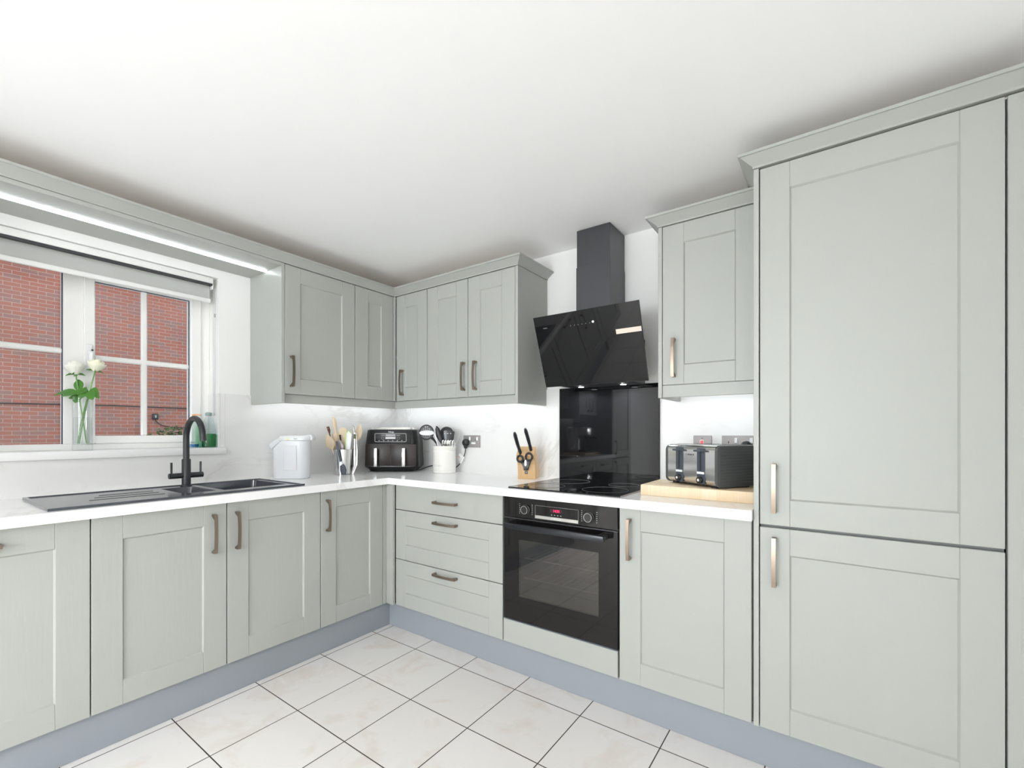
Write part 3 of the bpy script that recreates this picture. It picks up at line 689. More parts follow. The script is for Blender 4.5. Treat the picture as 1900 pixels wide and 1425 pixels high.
obj('cable', b, 'black', t)
b = B(); b.tube(bez((-.009, -.020, -.095), (-.015, -.024, -.115), (-.022, -.028, -.128), (-.032, -.030, -.14), 6), .0052, 8); obj('cable_tag', b, 'white', t)
b = B(); b.box(-.070, -.030, -.014, -.012, -.125, -.075, .0005); b.xform(Matrix.Translation((-.05, 0, -.1)) @ Matrix.Rotation(.6, 4, 'Y') @ Matrix.Translation((.05, 0, .1))); tg = obj('paper_tag', b, 'white', t)
b = B(); b.box(-.066, -.042, -.0146, -.014, -.104, -.099); b.xform(Matrix.Translation((-.05, 0, -.1)) @ Matrix.Rotation(.6, 4, 'Y') @ Matrix.Translation((.05, 0, .1))); obj('tag_line', b, 'orange', tg)
t = thing('plug', 'black plug behind the toaster, only its top showing', 'plug', (2.432, -.018, 1.118))
b = B(); b.lathe([(.022, 0), (.025, .004), (.023, .02), (.012, .028)], n=20); b.xform(Matrix.Rotation(PI/2, 4, 'X')); obj('plug_body', b, 'black', t)
b = B(); b.tube(bez((0, -.02, -.02), (0, -.03, -.06), (-.005, -.02, -.1), (-.01, -.03, -.158), 10), .0036, 8); obj('cable', b, 'black', t)

# ------------------------------------------------------------------ air fryer
t = thing('air_fryer', 'black two-drawer air fryer standing across the worktop corner', 'air fryer', (.225, -.205, T1), .6186)
def fr(z, w, d, r): return rrect(w, d, r, z, 6)
b = B(); b.loft([fr(.004, .31, .17, .03), fr(.02, .335, .195, .035), fr(.035, .375, .228, .04), fr(.20, .365, .222, .042), fr(.285, .345, .21, .045), fr(.291, .335, .20, .045)])
fb = obj('fryer_body', b, mat('fryer_black', (.012, .013, .014), .28, spec=.4), t)
b = B(); b.loft([fr(.291, .325, .19, .04), fr(.303, .32, .185, .04), fr(.3055, .31, .175, .038)]); obj('top_plate', b, 'brushed', t)
for s_ in (-1, 1):
    b = B(); x0, x1 = (.001, .176) if s_ > 0 else (-.176, -.001)
    b.prism([(x0, .042), (x1, .042), (x1-.004*(s_ > 0), .190), (x0+.004*(s_ < 0), .190)], 'y', -.1165, -.100, .002); dw = obj('drawer', b, 'brownplastic', t)
    b = B(); b.box(s_*.095-.012, s_*.095+.012, -.150, -.138, .038, .165, .003, 2); b.box(s_*.095-.010, s_*.095+.010, -.139, -.116, .148, .163, .001); b.box(s_*.095-.010, s_*.095+.010, -.139, -.116, .040, .055, .001)
    obj('drawer_handle', b, 'steel', dw)
b = B(); b.box(-.14, .14, -.1155, -.105, .192, .288, .004, 2); cp = obj('control_panel', b, mat('fryer_panel', (.009, .009, .010), .3, spec=.3), t)
b = B()
R_ = []
for (w_, h_, r_) in ((.216, .058, .008), (.212, .054, .006)): R_.append([(p[0], -.1157, .235+p[1]) for p in rrect(w_, h_, r_, 0, 4)])
b.loft([R_[0], R_[1], [(p[0], -.1165, p[2]) for p in R_[1]], [(p[0], -.1165, p[2]) for p in R_[0]]], closed=True); obj('panel_outline', b, 'lightprint', cp)
text('name_lettering', 'Ninja', .018, 'lightprint', cp, (.004, -.1158, .274))
b = B(); b.box(-.034, .034, -.1162, -.1155, .243, .258); obj('display', b, mat('fryer_display', (.10, .10, .10), .25), cp)
b = B(); b.box(-.034, .034, -.1168, -.1155, .227, .238, .0003); b.xform(Matrix.Identity(4)); obj('dial_button', b, 'lightprint', cp)
for i in range(6): b = B(); b.box(-.082+i*.031, -.074+i*.031, -.1161, -.1155, .2125, .217); obj('mode_symbol', b, 'greyprint', cp)
for s_ in (-1, 1):
    b = B(); b.torus((s_*.053, -.1157, .232), .009, .0006, 'y', 20, 4); obj('zone_button', b, 'greyprint', cp)
    b = B(); b.box(s_*.053-.012, s_*.053+.012, -.1161, -.1155, .251, .2535); obj('button_legend', b, 'greyprint', cp)

# ------------------------------------------------------------------ chopping board, toaster
b = B(); b.box(0, .445, 0, .274, 0, .045, .003, 2)
single('chopping_board', b, 'board', 'thick beech butcher-block board under the toaster', 'chopping board', loc=(2.070, -.398, T1))
t = thing('toaster', 'polished steel four-slice toaster with ribbed charcoal sides', 'toaster', (2.316, -.222, T1+.0455), math.radians(-32))
W2 = .1465; D2 = .112; HT = .175
def prof(z0, z1, d, r, n=5):
    pts = []
    for (cy, cz, a0) in ((d-r, z1-r, 0), (-d+r, z1-r, PI/2), (-d+r, z0+r, PI), (d-r, z0+r, 3*PI/2)):
        for k in range(n+1):
            a = a0+PI/2*k/n; pts.append((cy+r*math.cos(a), cz+r*math.sin(a)))
    return pts
b = B(); b.prism(prof(.008, HT, D2, .022), 'x', -W2+.013, W2-.013); sh = obj('steel_shell', b, 'steel', t)
for s_ in (-1, 1):
    b = B(); x0, x1 = sorted((s_*(W2-.013), s_*W2)); b.prism(prof(.006, HT-.004, D2+.001, .020), 'x', x0, x1, .002)
    for i in range(12): 
        xa, xb = sorted((s_*W2, s_*(W2+.0015))); b.box(xa, xb, -D2+.012, D2-.012, .022+i*.0118, .028+i*.0118, .0006)
    obj('side_panel', b, 'rubber', t)
for xc in (-.060, .062):
    b = B(); b.box(xc-.021, xc+.021, -D2-.0035, -D2+.006, .012, .162, .003, 2); pn = obj('lever_panel', b, 'slate', t)
    b = B(); b.box(xc-.004, xc+.004, -D2-.0040, -D2-.0030, .070, .150); obj('lever_slot', b, 'black', pn)
    b = B(); b.box(xc-.021, xc+.021, -D2-.024, -D2-.0035, .147, .155, .003, 2); obj('lever', b, 'slate', pn)
    b = B(); b.lathe([(.0145, 0), (.0145, .010), (.012, .013)], n=24); b.xform(Matrix.Translation((xc, -D2-.0035, .030)) @ Matrix.Rotation(PI/2, 4, 'X')); kb = obj('browning_dial', b, 'black', pn)
    b = B(); b.lathe([(.0055, 0), (.0055, .0008)], n=16); b.xform(Matrix.Translation((xc, -D2-.0166, .030)) @ Matrix.Rotation(PI/2, 4, 'X')); obj('dial_cap', b, 'lightprint', kb)
    b = B(); b.box(xc-.0195, xc+.0195, -D2-.0042, -D2-.0035, .0545, .0635); obj('button_strip', b, 'white', pn)
b = B()
for yy in (-.055, .055):
    for xx in (-.066, .066): b.box(xx-.058, xx+.058, yy-.014, yy+.014, HT-.001, HT+.0006)
obj('bread_slot', b, 'black', t)
text('name_lettering', 'BOSCH', .0105, 'darkprint', sh, (.006, -D2-.0004, .132))
b = B(); b.torus((-.0195, -D2-.0004, .132), .0042, .0005, 'y', 18, 4); obj('name_emblem', b, 'darkprint', sh)
for sx in (-1, 1):
    for sy in (-1, 1): b = B(); b.box(sx*.11-.012, sx*.11+.012, sy*.085-.008, sy*.085+.008, 0, .0095); obj('foot', b, 'black', t)

# ------------------------------------------------------------------ knife block with knives and scissors
KB = (1.292, -.105, T1); KR = math.radians(18)
t = thing('knife_block', 'beech knife block beside the hob', 'knife block', KB, KR)
b = B(); prf = [(-.042, 0), (-.046, .085), (-.078, .139), (-.028, .190), (.050, .045), (.050, 0)]
b.prism(prf, 'x', -.052, .052, .002); obj('block', b, 'wood2', t)
b = B(); b.box(-.054, .054, -.03, .045, -.0, .004); b.bm.clear(); b.box(-.010, .008, -.0440, -.0425, .030, .048); b.xform(Matrix.Translation((0, -.0007, 0))); mk = obj('maker_plate', b, 'darkprint', t)
text('plate_mark', 'H', .012, 'lightprint', mk, (-.001, -.0456, .039), rot=(PI/2, 0, 0))
def knife(label, base, tip, curve, ring=False):
    k = thing('kitchen_knife', label, 'knife', KB, KR, 'knives in the block')
    bs, tp = Vector(base), Vector(tip); dd = (tp-bs).normalized(); side = Vector((1, 0, 0))
    pts = [bs.lerp(tp, i/8)+Vector((0, -1, 0))*curve*math.sin(PI*i/8) for i in range(9)]
    b = B(); b.tube(pts, [.013, .0145, .013, .014, .015, .015, .015, .0155, .009], 12, flat=.66, up=(0, 1, 0)); obj('handle', b, 'black', k)
    b = B(); b.tube([bs-dd*.08, bs+dd*.004], [.004, .009], 8, flat=.15, up=(0, 1, 0)); obj('blade', b, 'steel', k)
    if ring: b = B(); b.sphere(pts[7]+Vector((0, -.008, .002)), .0055, 10, 6); obj('end_cap', b, 'steel', k)
knife('black-handled knife with steel end cap, left in the beech block', (-.030, -.062, .150), (-.048, -.125, .272), .006, True)
knife('slim black-handled knife with narrow tip, right in the beech block', (.030, -.050, .168), (.012, -.115, .293), -.004)
k = thing('scissors', 'black-handled kitchen scissors hanging on the front of the knife block', 'scissors', KB, KR)
b = B()
fz = lambda z: -.046-(z-.085)*.593-.010 if z > .085 else -.050-.004
b.torus((-.028, fz(.120)-.004, .120), .0165, .0060, 'y', 24, 8, sy=1.1); b.torus((.027, fz(.132)-.004, .132), .0185, .0060, 'y', 24, 8, sy=1.15)
hb_ = obj('finger_rings', b, 'black', k)
b = B(); b.prism([(-.036, .106), (-.010, .116), (.006, .116), (.036, .114), (.022, .082), (.014, .070), (.014, .052), (-.012, .052), (-.012, .070), (-.020, .082)], 'y', -.063, -.050, .002); obj('grip', b, 'black', k)
b = B(); b.prism([(-.004, .112), (.004, .112), (.006, .085), (0, .076), (-.006, .085)], 'y', -.0645, -.0615); obj('pivot_tool', b, 'brushed', k)

# ------------------------------------------------------------------ steel utensil pot
PR = .6186
SP = (.150, -.570, T1)
t = thing('utensil_pot', 'tapered polished steel utensil pot full of wooden spoons', 'pot', SP, PR)
b = B(); b.lathe([(.052, 0), (.055, .002), (.066, .160), (.068, .161), (.0665, .162), (.0635, .158), (.053, .006), (.001, .006)], n=40, cap1=False); obj('pot', b, 'steel', t)
G_U1 = 'wooden and silicone utensils in steel pot'
def item(name, label, cat, pot, g=None): return thing(name, label, cat, pot, PR, g)
def spoon(t, m, bot, neck, tip, w, thick=.006, bowl=True, hr=.0055):
    bot, neck, tip = map(Vector, (bot, neck, tip)); dd = (tip-neck)
    b = B(); b.tube([bot, bot.lerp(neck, .5), neck+dd*.1], hr, 8); h_ = obj('handle', b, m, t)
    n = 10; pts = [neck+dd*(i/n) for i in range(n+1)]
    rr = [max(.003, w*math.sin(PI*(.08+.88*(i/n)**.8))) for i in range(n+1)]
    b = B(); b.tube(pts, rr, 16, flat=thick/w, up=(1, 0, 0)); obj('bowl', b, m, t)
def flat_tool(t, m, bot, neck, tip, w0, w1, thick, name='blade', hm=None, hr=.0055, rnd=.01):
    bot, neck, tip = map(Vector, (bot, neck, tip)); b = B(); b.tube([bot, neck], hr, 8); obj('handle', b, hm or m, t)
    dd = tip-neck; L = dd.length
    poly = [(-hr, 0), (-w0, L*.25), (-w1, L-rnd), (-w1+rnd, L), (w1-rnd, L), (w1, L-rnd), (w0, L*.25), (hr, 0)]
    b = B(); b.prism(poly, 'y', -thick/2, thick/2, .001)
    z = dd.normalized(); x = Vector((1, 0, 0)); x = (x-z*x.dot(z)).normalized(); y = z.cross(x)
    Mx = Matrix((( x.x, y.x, z.x, neck.x), (x.y, y.y, z.y, neck.y), (x.z, y.z, z.z, neck.z), (0, 0, 0, 1)))
    b.xform(Mx); return obj(name, b, m, t)
k = item('rolling_pin', 'pale wooden rolling pin standing tallest in the steel pot', 'rolling pin', SP, G_U1)
b = B(); b.lathe([(.006, .0), (.011, .03), (.010, .06), (.024, .064), (.0255, .07), (.0255, .255), (.024, .260)], n=24); b.xform(aim((-.012, .012, .009), (-.070, .012, .392))); obj('barrel', b, 'wood', k)
b = B(); b.lathe([(.010, .260), (.009, .275), (.013, .30), (.0125, .345), (.008, .366), (.002, .372)], n=20); b.xform(aim((-.012, .012, .009), (-.070, .012, .392))); obj('handle', b, 'wood', k)
k = item('wooden_spoon', 'wooden spoon leaning left in front of the rolling pin', 'spoon', SP, G_U1)
spoon(k, 'wood', (-.010, -.03, .02), (-.052, -.045, .165), (-.084, -.05, .258), .030, .009)
k = item('wooden_spoon', 'large wooden spoon leaning right behind the steel tongs', 'spoon', SP, G_U1)
spoon(k, 'wood', (.01, .02, .02), (.072, .035, .215), (.102, .04, .325), .027, .009)
k = item('wooden_spatula', 'broad wooden spatula upright in the middle of the pot', 'spatula', SP, G_U1)
flat_tool(k, 'wood', (.0, -.01, .02), (.001, -.005, .13), (.002, -.005, .302), .022, .024, .006)
k = item('wooden_handled_turner', 'dark brown handle end sticking up at the pot left', 'utensil', SP, G_U1)
b = B(); b.tube([(-.042, .0, .05), (-.088, 0, .262), (-.092, 0, .285), (-.100, 0, .308)], [.004, .004, .0095, .0095], 10, flat=.5); obj('handle', b, 'brownwood', k)
b = B(); b.sphere((-.0965, -.0055, .297), .003, 8, 6); obj('rivet', b, 'steel', k)
k = item('spatula', 'white spatula with lime green edge in the steel pot', 'spatula', SP, G_U1)
flat_tool(k, 'whitegloss', (.015, -.015, .02), (.035, -.02, .10), (.047, -.02, .278), .016, .020, .008)
b = B(); b.tube([(.022, -.026, .15), (.029, -.026, .268), (.045, -.027, .283), (.064, -.026, .262)], .003, 8); obj('edging', b, 'greenrim', k)
k = item('measuring_spoon', 'round metal spoon in front of the wooden spatula', 'spoon', SP, G_U1)
spoon(k, 'nickel', (.0, -.04, .05), (.0, -.048, .15), (-.006, -.05, .225), .026, .006, hr=.003)
k = item('kitchen_utensil', 'short black handle end in front of wooden spatula', 'utensil', SP, G_U1)
b = B(); b.tube([(.004, -.03, .10), (-.006, -.03, .235), (-.009, -.03, .256)], [.003, .006, .006], 8, flat=.6); obj('handle', b, 'black', k)
k = item('basting_brush', 'grey silicone basting brush leaning on the outside of the steel pot', 'brush', SP)
P0, P1, P2, P3 = (.030, -.074, .0), (.024, -.076, .062), (.014, -.077, .085), (-.010, -.079, .215)
b = B(); b.tube([P2, Vector(P2).lerp(Vector(P3), .5), P3], [.0065, .006, .007], 10, flat=.6, up=(1, 0, 0)); obj('handle', b, 'slate', k)
b = B(); b.tube([P1, P2], [.011, .007], 12, flat=.45, up=(1, 0, 0)); obj('ferrule', b, 'clearplastic', k)
b = B(); b.tube([(.032, -.074, .002), (.030, -.075, .03), P1], [.014, .021, .016], 14, flat=.4, up=(1, 0, 0)); obj('bristles', b, 'slate', k)
k = item('tongs', 'steel tongs leaning upright against right side of the steel pot', 'tongs', SP)
for s_, x0 in ((-1, .0), (1, .010)):
    b = B(); b.tube([(.078+x0*.3, -.005+s_*.006, .27), (.081+x0, -.01+s_*.008, .15), (.083+x0*.9, -.015+s_*.006, .065), (.066+x0*.5, -.02, .001)], [.004, .006, .006, .004], 8, flat=.35, up=(1, 0, 0)); obj('arm', b, 'steel', k)
b = B(); b.tube([(.074, -.005, .265), (.073, -.005, .305), (.066, -.005, .318)], [.008, .009, .004], 10, flat=.6); obj('hinge', b, 'steel', k)
b = B(); b.tube([(.080, -.014, .23), (.080, -.014, .26)], .008, 8, flat=.6); obj('grip', b, mat('olive_grip', (.10, .12, .05), .5), k)

# ------------------------------------------------------------------ cream utensil pot
CP = (.623, -.118, T1)
t = thing('utensil_pot', 'cream ceramic utensil jar with ribbed bands beside the air fryer', 'pot', CP, PR)
b = B(); b.lathe([(.074, 0), (.078, .003), (.078, .012), (.0765, .015), (.0765, .020), (.078, .022), (.077, .135), (.0785, .140), (.0785, .146), (.0765, .149), (.0765, .158), (.0785, .162), (.0785, .180), (.076, .182), (.073, .178), (.072, .008), (.001, .008)], n=44, cap1=False); jar = obj('jar', b, 'ceramic', t)
M['faint'] = mat('faint_grey_print', (.62, .61, .60), .4)
for i, s_ in enumerate(('UTENSILS',)):
    for j, ch in enumerate('KITCHEN'):
        a = -PI/2-.95+j*.13; r = .0776
        text('jar_lettering', ch, .020, 'faint', jar, (r*math.cos(a), r*math.sin(a), .050), rot=(PI/2, 0, a+PI/2))
for z, h in ((.108, .02), (.085, .02)):
    b = B()
    for j in range(5):
        a = -PI/2-.95+j*.09; b.box(-.002, .002, -.0781, -.0775, z-.008, z+.008); 
    b.xform(Matrix.Rotation(-.85, 4, 'Z')); obj('jar_crest', b, 'faint', jar)
G_U2 = 'black and steel utensils in cream jar'
k = item('skimmer', 'round black perforated skimmer leaning left in the cream jar', 'skimmer', CP, G_U2)
def holed_disc(r, th, holes, n=40):
    """disc in xz plane with square holes punched on a grid"""
    b = B(); st = .0072; m_ = int(r/st)+1
    for i in range(-m_, m_+1):
        for j in range(-m_, m_+1):
            x, z = i*st, j*st; hx = abs(i) % 2 == 1 and abs(j) % 2 == 1 and math.hypot(x, z) < r-.010
            if hx: continue
            if math.hypot(x, z) > r-.002: continue
            b.box(x-st/2, x+st/2, -th/2, th/2, z-st/2, z+st/2)
    b.torus((0, 0, 0), r-.002, .004, 'y', n, 8)
    return b
b = holed_disc(.050, .002, 0); b.xform(Matrix.Translation((-.118, -.012, .272)) @ Matrix.Rotation(-.15, 4, 'Z')); obj('disc', b, 'black', k)
b = B(); b.tube([(-.083, -.012, .235), (-.070, -.012, .222), (-.050, -.010, .195), (-.01, .0, .03)], [.012, .008, .006, .005], 10, flat=.6); obj('handle', b, 'black', k)
k = item('serving_spoon', 'white oval serving spoon in front of the black skimmer', 'spoon', CP, G_U2)
b = B(); b.sphere((-.110, -.045, .268), .05, 20, 10, sz=.36, sy=.22); b.xform(Matrix.Identity(4)); obj('bowl', b, 'white', k)
b = B(); b.tube(bez((-.070, -.045, .268), (-.050, -.045, .265), (-.045, -.045, .22), (-.02, -.03, .10), 8), [.010]+[.0055]*8, 8, flat=.6); obj('handle', b, 'white', k)
k = item('serving_spoon', 'black spoon seen edge-on in the cream jar', 'spoon', CP, G_U2)
b = B(); b.tube([(-.052, -.01, .315), (-.046, -.01, .295), (-.032, -.012, .25), (-.02, -.012, .215), (-.012, -.01, .19)], [.002, .014, .022, .014, .005], 16, flat=.45, up=(1, 0, 0)); obj('bowl', b, 'black', k)
b = B(); b.tube([(-.016, -.01, .20), (0, 0, .03)], .005, 8); obj('handle', b, 'black', k)
k = item('ladle', 'black ladle with deep round bowl at back of cream jar', 'ladle', CP, G_U2)
b = B(); b.sphere((.012, .02, .268), .045, 22, 12, sz=.95, sy=.55); obj('bowl', b, 'black', k)
b = B(); b.tube([(.012, .02, .24), (.01, .01, .03)], .006, 8); obj('handle', b, 'black', k)
k = item('slotted_turner', 'shiny black slotted turner in front of ladle', 'turner', CP, G_U2)
b = B()
pts = []
for i in range(9):
    a = -1.0+2.0*i/8; pts.append((.030+.052*math.sin(a), -.030-.010*math.cos(a*1.3), 0))
top = [(p[0], p[1], .285-.25*(p[0]-.030)**2/.05) for p in pts]; bot_ = [(.030+(p[0]-.030)*.75, p[1]+.004, .205) for p in pts]
n_ = len(pts); vv = bot_+top+[(p[0], p[1]+.003, p[2]) for p in bot_]+[(p[0], p[1]+.003, p[2]) for p in top]
ff = []
for i in range(n_-1):
    ff += [(i, i+1, n_+i+1, n_+i), (2*n_+i+1, 2*n_+i, 3*n_+i, 3*n_+i+1), (n_+i, n_+i+1, 3*n_+i+1, 3*n_+i), (i+1, i, 2*n_+i, 2*n_+i+1)]
ff += [(0, n_, 3*n_, 2*n_), (n_-1, 3*n_-1, 4*n_-1, 2*n_-1)]
b.add(vv, ff); bl = obj('blade', b, mat('gloss_black', (.03, .032, .035), .08), k)
b = B()
for i in range(3): b.box(.004+i*.020, .012+i*.020, -.0425, -.041, .262, .266)
obj('slots', b, 'white', bl)
b = B(); b.tube([(.03, -.028, .21), (.01, -.01, .03)], .005, 8); obj('handle', b, 'black', k)
k = item('potato_masher', 'bright steel looped masher at front of cream jar', 'masher', CP, G_U2)
b = B()
for i in range(5):
    x = -.006+i*.017; b.tube(bez((x, -.05, .175), (x-.004, -.058, .235), (x+.018, -.058, .235), (x+.014, -.05, .175), 8), .0028, 6)
b.tube([(-.012, -.052, .19), (.08, -.052, .19)], .003, 6); b.sphere((.030, -.047, .205), .018, 14, 8, sy=.5); obj('head', b, 'steel', k)
b = B(); b.tube([(.030, -.045, .19), (.02, -.02, .03)], .005, 8); obj('handle', b, 'steel', k)
k = item('whisk', 'wire balloon whisk leaning right in cream jar', 'whisk', CP, G_U2)
b = B(); Tm = aim((.035, 0, .13), (.098, 0, .30))
for i in range(6):
    a = PI*i/6; c_, s_ = math.cos(a), math.sin(a)
    pts = [(rr*c_, rr*s_, zz) for rr, zz in ((.003, .0), (.012, .05), (.024, .105), (.024, .14), (.012, .165), (0, .17), (-.012, .165), (-.024, .14), (-.024, .105), (-.012, .05), (-.003, 0))]
    b.tube([Tm @ Vector(p) for p in pts], .0011, 5)
obj('wires', b, mat('pale_wire', (.75, .75, .74), .3, .4), k)
b = B(); b.tube([(.036, 0, .135), (.005, 0, .03)], .006, 8); obj('handle', b, 'steel', k)

# ------------------------------------------------------------------ water filter jug
t = thing('water_filter_jug', 'frosted white water filter dispenser on worktop by the sink', 'jug', (.140, -.905, T1), PR)
b = B(); cj = (.0, 0)
b.loft([rrect(.195, .105, .045, .001, 6), rrect(.203, .112, .05, .006, 6), rrect(.208, .115, .05, .175, 6), rrect(.165, .117, .05, .222, 6, (.022, 0))]); obj('tank', b, 'jug', t)
b = B(); b.loft([rrect(.17, .112, .05, .2225, 6, (.024, 0)), rrect(.178, .12, .05, .226, 6, (.028, 0)), rrect(.184, .12, .045, .240, 6, (.030, 0)), rrect(.176, .11, .045, .252, 6, (.030, 0))]); lid = obj('lid', b, 'white', t)
b = B(); b.prism([(-.104, .168), (-.121, .196), (-.118, .204), (-.060, .246), (-.040, .248), (-.040, .224), (-.058, .222)], 'y', -.034, .034, .004); obj('spout', b, 'jug', t)
b = B(); b.box(-.018, .055, -.0615, -.0585, .05, .195, .001); obj('filter_cartridge', b, mat('pale_filter', (.66, .67, .70), .3), t)
b = B(); b.prism([(.085, .226), (.128, .226), (.132, .243), (.118, .258), (.070, .2535), (.070, .2525)], 'y', -.022, .022, .002); obj('tap_lever', b, 'jug', lid)
b = B(); b.lathe([(.008, 0), (.008, .001)], n=16); b.xform(Matrix.Translation((.005, -.0605, .232)) @ Matrix.Rotation(PI/2, 4, 'X')); obj('change_indicator', b, mat('pale_yellow', (.80, .78, .45), .4), lid)
text('lid_lettering', 'BRITA', .007, 'darkprint', lid, (.050, -.0612, .234))

# ------------------------------------------------------------------ window sill: vase with roses, bottles
VB = (-.045, -1.785, 1.1005)
t = thing('glass_vase', 'tall clear glass cylinder vase on the window sill', 'vase', VB, PR)
b = B(); b.lathe([(.034, 0), (.035, .002), (.035, .243), (.0335, .244), (.0325, .243), (.0325, .026), (.001, .024)], n=32, cap1=False); obj('vase', b, 'clear', t)
b = B(); b.lathe([(.0318, .027), (.0318, .150), (.001, .150)], n=28); 
obj('water', b, fresnel_glass('vase_water', (.98, .99, .99), ior=1.2), t)
def leaf(b, base, d, L, w, droop=.2):
    base, d = Vector(base), Vector(d).normalized(); s = d.cross(Vector((.1, -.75, .65))).normalized(); n = 6; vs = []; 
    for i in range(n+1):
        u = i/n; p = base+d*(L*u)+Vector((0, 0, -droop*L*u*u)); ww = 1.35*w*math.sin(PI*min(1, u*.93+.05))**.8
        vs += [p-s*ww+Vector((0, 0, .15*ww)), p+Vector((0, 0, -.1*ww)), p+s*ww+Vector((0, 0, .15*ww))]
    fs = []
    for i in range(n): fs += [(3*i, 3*i+1, 3*i+4, 3*i+3), (3*i+1, 3*i+2, 3*i+5, 3*i+4)]
    v, f = b.add(vs, fs)
    bmesh.ops.solidify(b.bm, geom=f, thickness=.0008)
def rose(label, foot, mid, head, hr, pm, leaves, open_=1.0, extra=None):
    t = thing('rose', label, 'flower', VB, PR, 'roses in the glass vase')
    foot, mid, head = map(Vector, (foot, mid, head))
    b = B(); b.tube(bez(foot, foot.lerp(mid, .6), mid, head, 14), .0026, 8); st_ = obj('stem', b, 'stem', t)
    ax = (head-mid).normalized(); Q = aim(head, head+ax)
    b = B()
    for ring, (n, r0, r1, h, lean) in enumerate(((3, .08, .34, 1.72, 0), (4, .16, .52, 1.70, .02), (5, .26, .76, 1.55, .05), (6, .32, .98, 1.30, .14*open_))):
        for i in range(n):
            a0 = 2*PI*(i+.37*ring)/n; wdt = 2*PI/n*.72; nn, mm = 6, 6; vs = []
            for u in range(mm+1):
                for v in range(nn+1):
                    uu = u/mm; vv2 = (v/nn-.5)*2
                    rr = hr*(r0+(r1-r0)*math.sin(uu*PI*.64))*(1+lean*uu**3)
                    zz = hr*h*(uu**.8)*(1-.16*vv2*vv2*uu)-lean*hr*.3*uu**4
                    aa = a0+vv2*wdt*(0.35+.65*math.sin(PI*min(.8, uu*.8+.1)))
                    vs.append((rr*math.cos(aa), rr*math.sin(aa), zz+hr*.02))
            fs = [(u*(nn+1)+v, u*(nn+1)+v+1, (u+1)*(nn+1)+v+1, (u+1)*(nn+1)+v) for u in range(mm) for v in range(nn)]
            b.add(vs, fs)
    b.xform(Q); obj('bloom', b, pm, t)
    b = B()
    for i in range(5):
        a = 2*PI*i/5; L = hr*1.1
        leaf(b, (0, 0, 0), (math.cos(a), math.sin(a), .45), L, hr*.16, .5)
    b.sphere((0, 0, -.003), .005, 10, 6); b.xform(Q); obj('sepals', b, 'leaf', t)
    for base, d, L, w, dr in leaves:
        b = B(); leaf(b, base, d, L, w, dr); obj('leaf', b, 'leaf', t)
rose('fully open white rose, left in the vase', (.018, .0, .030), (-.010, 0, .21), (-.026, -.005, .345), .036, 'petal2',
     [((-.020, -.002, .26), (-1, -.2, .35), .10, .014, .45), ((-.015, -.002, .262), (-1, -.5, -.1), .06, .012, .2), ((-.018, 0, .27), (-.1, .1, 1), .055, .015, .0), ((-.012, 0, .27), (1, -.2, .25), .04, .016, .3), ((-.012, 0, .245), (-.9, -.4, 0), .04, .012, .2), ((.0, -.02, .24), (.2, -.5, -.6), .035, .012, 0)])
rose('half open cream rose leaning right in the vase', (-.022, .005, .030), (.018, 0, .22), (.052, .005, .362), .033, 'petal',
     [((.030, .002, .272), (1, -.2, .25), .055, .017, .9), ((.034, -.01, .268), (.9, -.4, -.4), .045, .015, .5), ((.026, 0, .262), (-1, -.3, .3), .05, .015, .1), ((.02, -.01, .26), (-.2, -.6, -.8), .035, .012, 0)], .5)
t = thing('plant_sprig', 'thin bare stem standing among the roses', 'flower', VB, PR)
b = B(); b.tube(bez((-.010, -.012, .030), (-.004, -.010, .12), (.01, 0, .20), (.022, 0, .235), 10), .0022, 6); obj('stem', b, 'stem', t)

def bottle(name, label, loc, prof_, m, parts):
    t = thing(name, label, 'bottle', loc, PR); b = B(); b.lathe(prof_, n=24, cap1=True); obj('bottle', b, m, t)
    for nme, pf, mm in parts: b = B(); b.lathe(pf, n=22); obj(nme, b, mm, t)
    return t
t = bottle('soap_bottle', 'clear pump bottle with blue soap at its base, behind the tap spout', (-.040, -1.352, 1.1005), [(.026, 0), (.029, .004), (.029, .105), (.024, .125), (.012, .134), (.011, .142)], 'clearplastic',
           [('blue_soap', [(.0265, .004), (.0275, .006), (.0275, .018)], 'blueliq'), ('collar', [(.012, .142), (.012, .152), (.004, .153), (.004, .172)], 'white')])
b = B(); b.tube([(0, 0, .172), (.012, 0, .176), (.045, 0, .174)], [.006, .005, .004], 8); obj('pump_spout', b, 'orange', t)
b = B(); b.box(-.012, .012, -.0300, -.0292, .04, .09); obj('label', b, 'white', t)
t = bottle('washing_up_bottle', 'clear bottle half full of green liquid in the window corner', (-.018, -1.2845, 1.1005), [(.028, 0), (.033, .004), (.033, .085), (.029, .12), (.020, .152), (.013, .166), (.012, .172)], 'clearplastic',
           [('green_liquid', [(.031, .004), (.0318, .006), (.0318, .074)], 'greenliq'), ('cap', [(.0135, .172), (.016, .174), (.015, .188), (.006, .192)], mat('grey_green_cap', (.28, .38, .36), .4))])
t = bottle('soap_bottle', 'small green soap bottle between the clear pump bottle and green bottle', (-.078, -1.305, 1.1005), [(.018, 0), (.020, .003), (.020, .09), (.013, .13), (.009, .15)], mat('lime_plastic', (.30, .62, .30), .3),
           [('cap', [(.009, .15), (.009, .160)], 'white')])

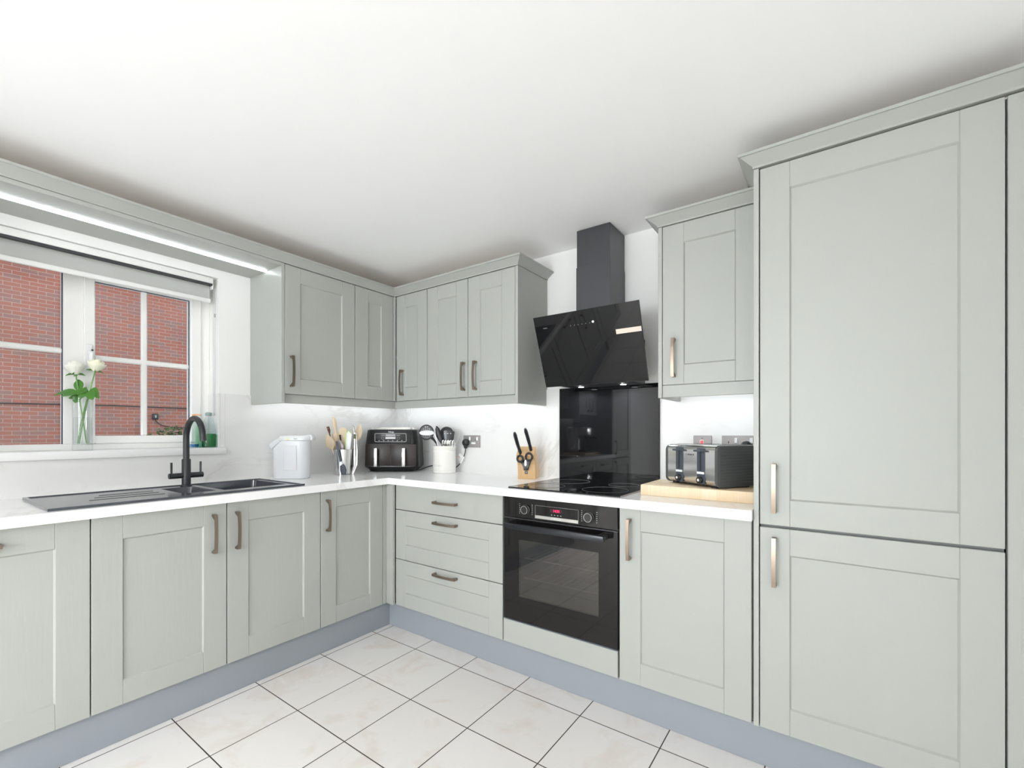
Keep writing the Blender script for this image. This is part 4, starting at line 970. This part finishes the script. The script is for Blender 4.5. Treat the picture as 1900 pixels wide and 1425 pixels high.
# ------------------------------------------------------------------ roller blind
t = thing('roller_blind', 'pale grey roller blind raised at the top of the window', 'blind', (-.035, -1.80, 2.028))
HL = .535
b = B(); b.box(-.035, .028, -HL, HL, -.034, -.001, .004, 2); obj('cassette', b, 'alu', t)
b = B(); b.box(-.002, .0, -HL+.008, HL-.008, -.115, -.03); obj('fabric', b, 'blind', t)
b = B(); b.box(-.034, .0262, -HL+.004, HL-.004, -.0440, -.0342); obj('roller_shade_strip', b, 'black', t)  # black strip standing in for the shade between cassette and fabric
b = B(); b.box(-.008, .008, -HL+.004, HL-.004, -.136, -.112, .005, 3); obj('bottom_bar', b, 'alu', t)
for s_ in (-1, 1): b = B(); b.box(-.03, .024, s_*HL-.004 if s_ > 0 else s_*HL-.0015, s_*HL+.0015 if s_ > 0 else s_*HL+.004, -.062, -.034, .002); obj('end_bracket', b, 'white', t)
b = B()
for s_ in (-1, 1):
    xx = .012+s_*.010
    b.tube([(xx, HL+.009, -.052), (xx, HL+.009, -.74)], .0012, 6)
b.tube([(.002, HL+.009, -.74), (.006, HL+.009, -.752), (.018, HL+.009, -.752), (.022, HL+.009, -.74)], .0012, 6)
for i in range(56): b.sphere((.022, HL+.009, -.38-.0062*i), .0023, 6, 4)
ch = obj('chain', b, 'blindcord', t)
b = B(); b.tube([(.022, HL+.009, -.195), (.022, HL+.009, -.215)], .0035, 8); obj('chain_joiner', b, 'nickel', ch)

# ------------------------------------------------------------------ things seen only in the black glass: board and espresso machine
b = B(); b.box(-.16, .16, -.2, .2, 0, .03, .003); single('chopping_board', b, 'board', 'wooden board under the espresso machine, mirrored in black glass splashback', 'chopping board', loc=(.26, -2.66, T1))
t = thing('espresso_machine', 'steel espresso machine on wooden board, mirrored in black glass splashback', 'coffee machine', (.26, -2.66, T1+.0305), PI/2)
b = B(); b.box(-.11, .11, -.02, .13, 0, .30, .012, 3); b.box(-.11, .11, -.14, -.02, .20, .30, .012, 3); obj('machine_body', b, 'steel', t)
b = B(); b.box(-.10, .10, -.14, -.022, 0, .03, .004); obj('drip_tray', b, 'black', t)
b = B(); b.lathe([(.03, 0), (.033, .04)], (0, -.085, .158), 20); b.tube([(0, -.115, .17), (0, -.22, .165)], .012, 10); obj('portafilter', b, 'black', t)
b = B(); b.lathe([(.035, 0), (.045, .05), (.045, .055)], (0, .05, .30), 24); obj('bean_hopper', b, 'clearplastic', t)

# ------------------------------------------------------------------ added downlights, unseen behind the camera, to raise the room's brightness
for x, y in ((2.3, -2.75), (1.0, -3.5), (2.3, -4.1), (1.0, -5.0), (2.3, -5.5)):
    t = thing('fill_downlight', 'added ceiling fill light out of view behind the camera', 'light', (x, y, CZ-.0005), 0, 'added downlights')
    b = B(); b.lathe([(.045, 0), (.045, -.004), (.036, -.006), (.034, -.001)], n=28, cap1=False); obj('bezel', b, 'white', t)
    b = B(); b.lathe([(.033, -.001), (.033, -.003)], n=24); obj('lens', b, M['lamp'], t)
    l = bpy.data.lights.new('fill_downlight_beam', 'SPOT'); l.energy = 18; l.spot_size = math.radians(150); l.spot_blend = .8; l.shadow_soft_size = .05; l.color = (.99, .99, 1)
    o = bpy.data.objects.new('fill_downlight_beam', l); COL.objects.link(o); o.parent = t; o.location = (0, 0, -.02)

t = thing('fill_globe_lamp', 'opal globe fill lamp added out of view behind the camera', 'lamp', (1.75, -4.3, .001))  # added lamp, set low to lighten the ceiling above the cornices
b = B(); b.lathe([(.14, 0), (.14, .02), (.012, .03), (.010, 1.14)], n=28); obj('stand', b, 'matblack', t)
b = B(); b.sphere((0, 0, 1.32), .18, 32, 20); obj('globe', b, mat('opal_fill_globe', (1, 1, 1), .4, emit=((.985, .985, 1), 56)), t)
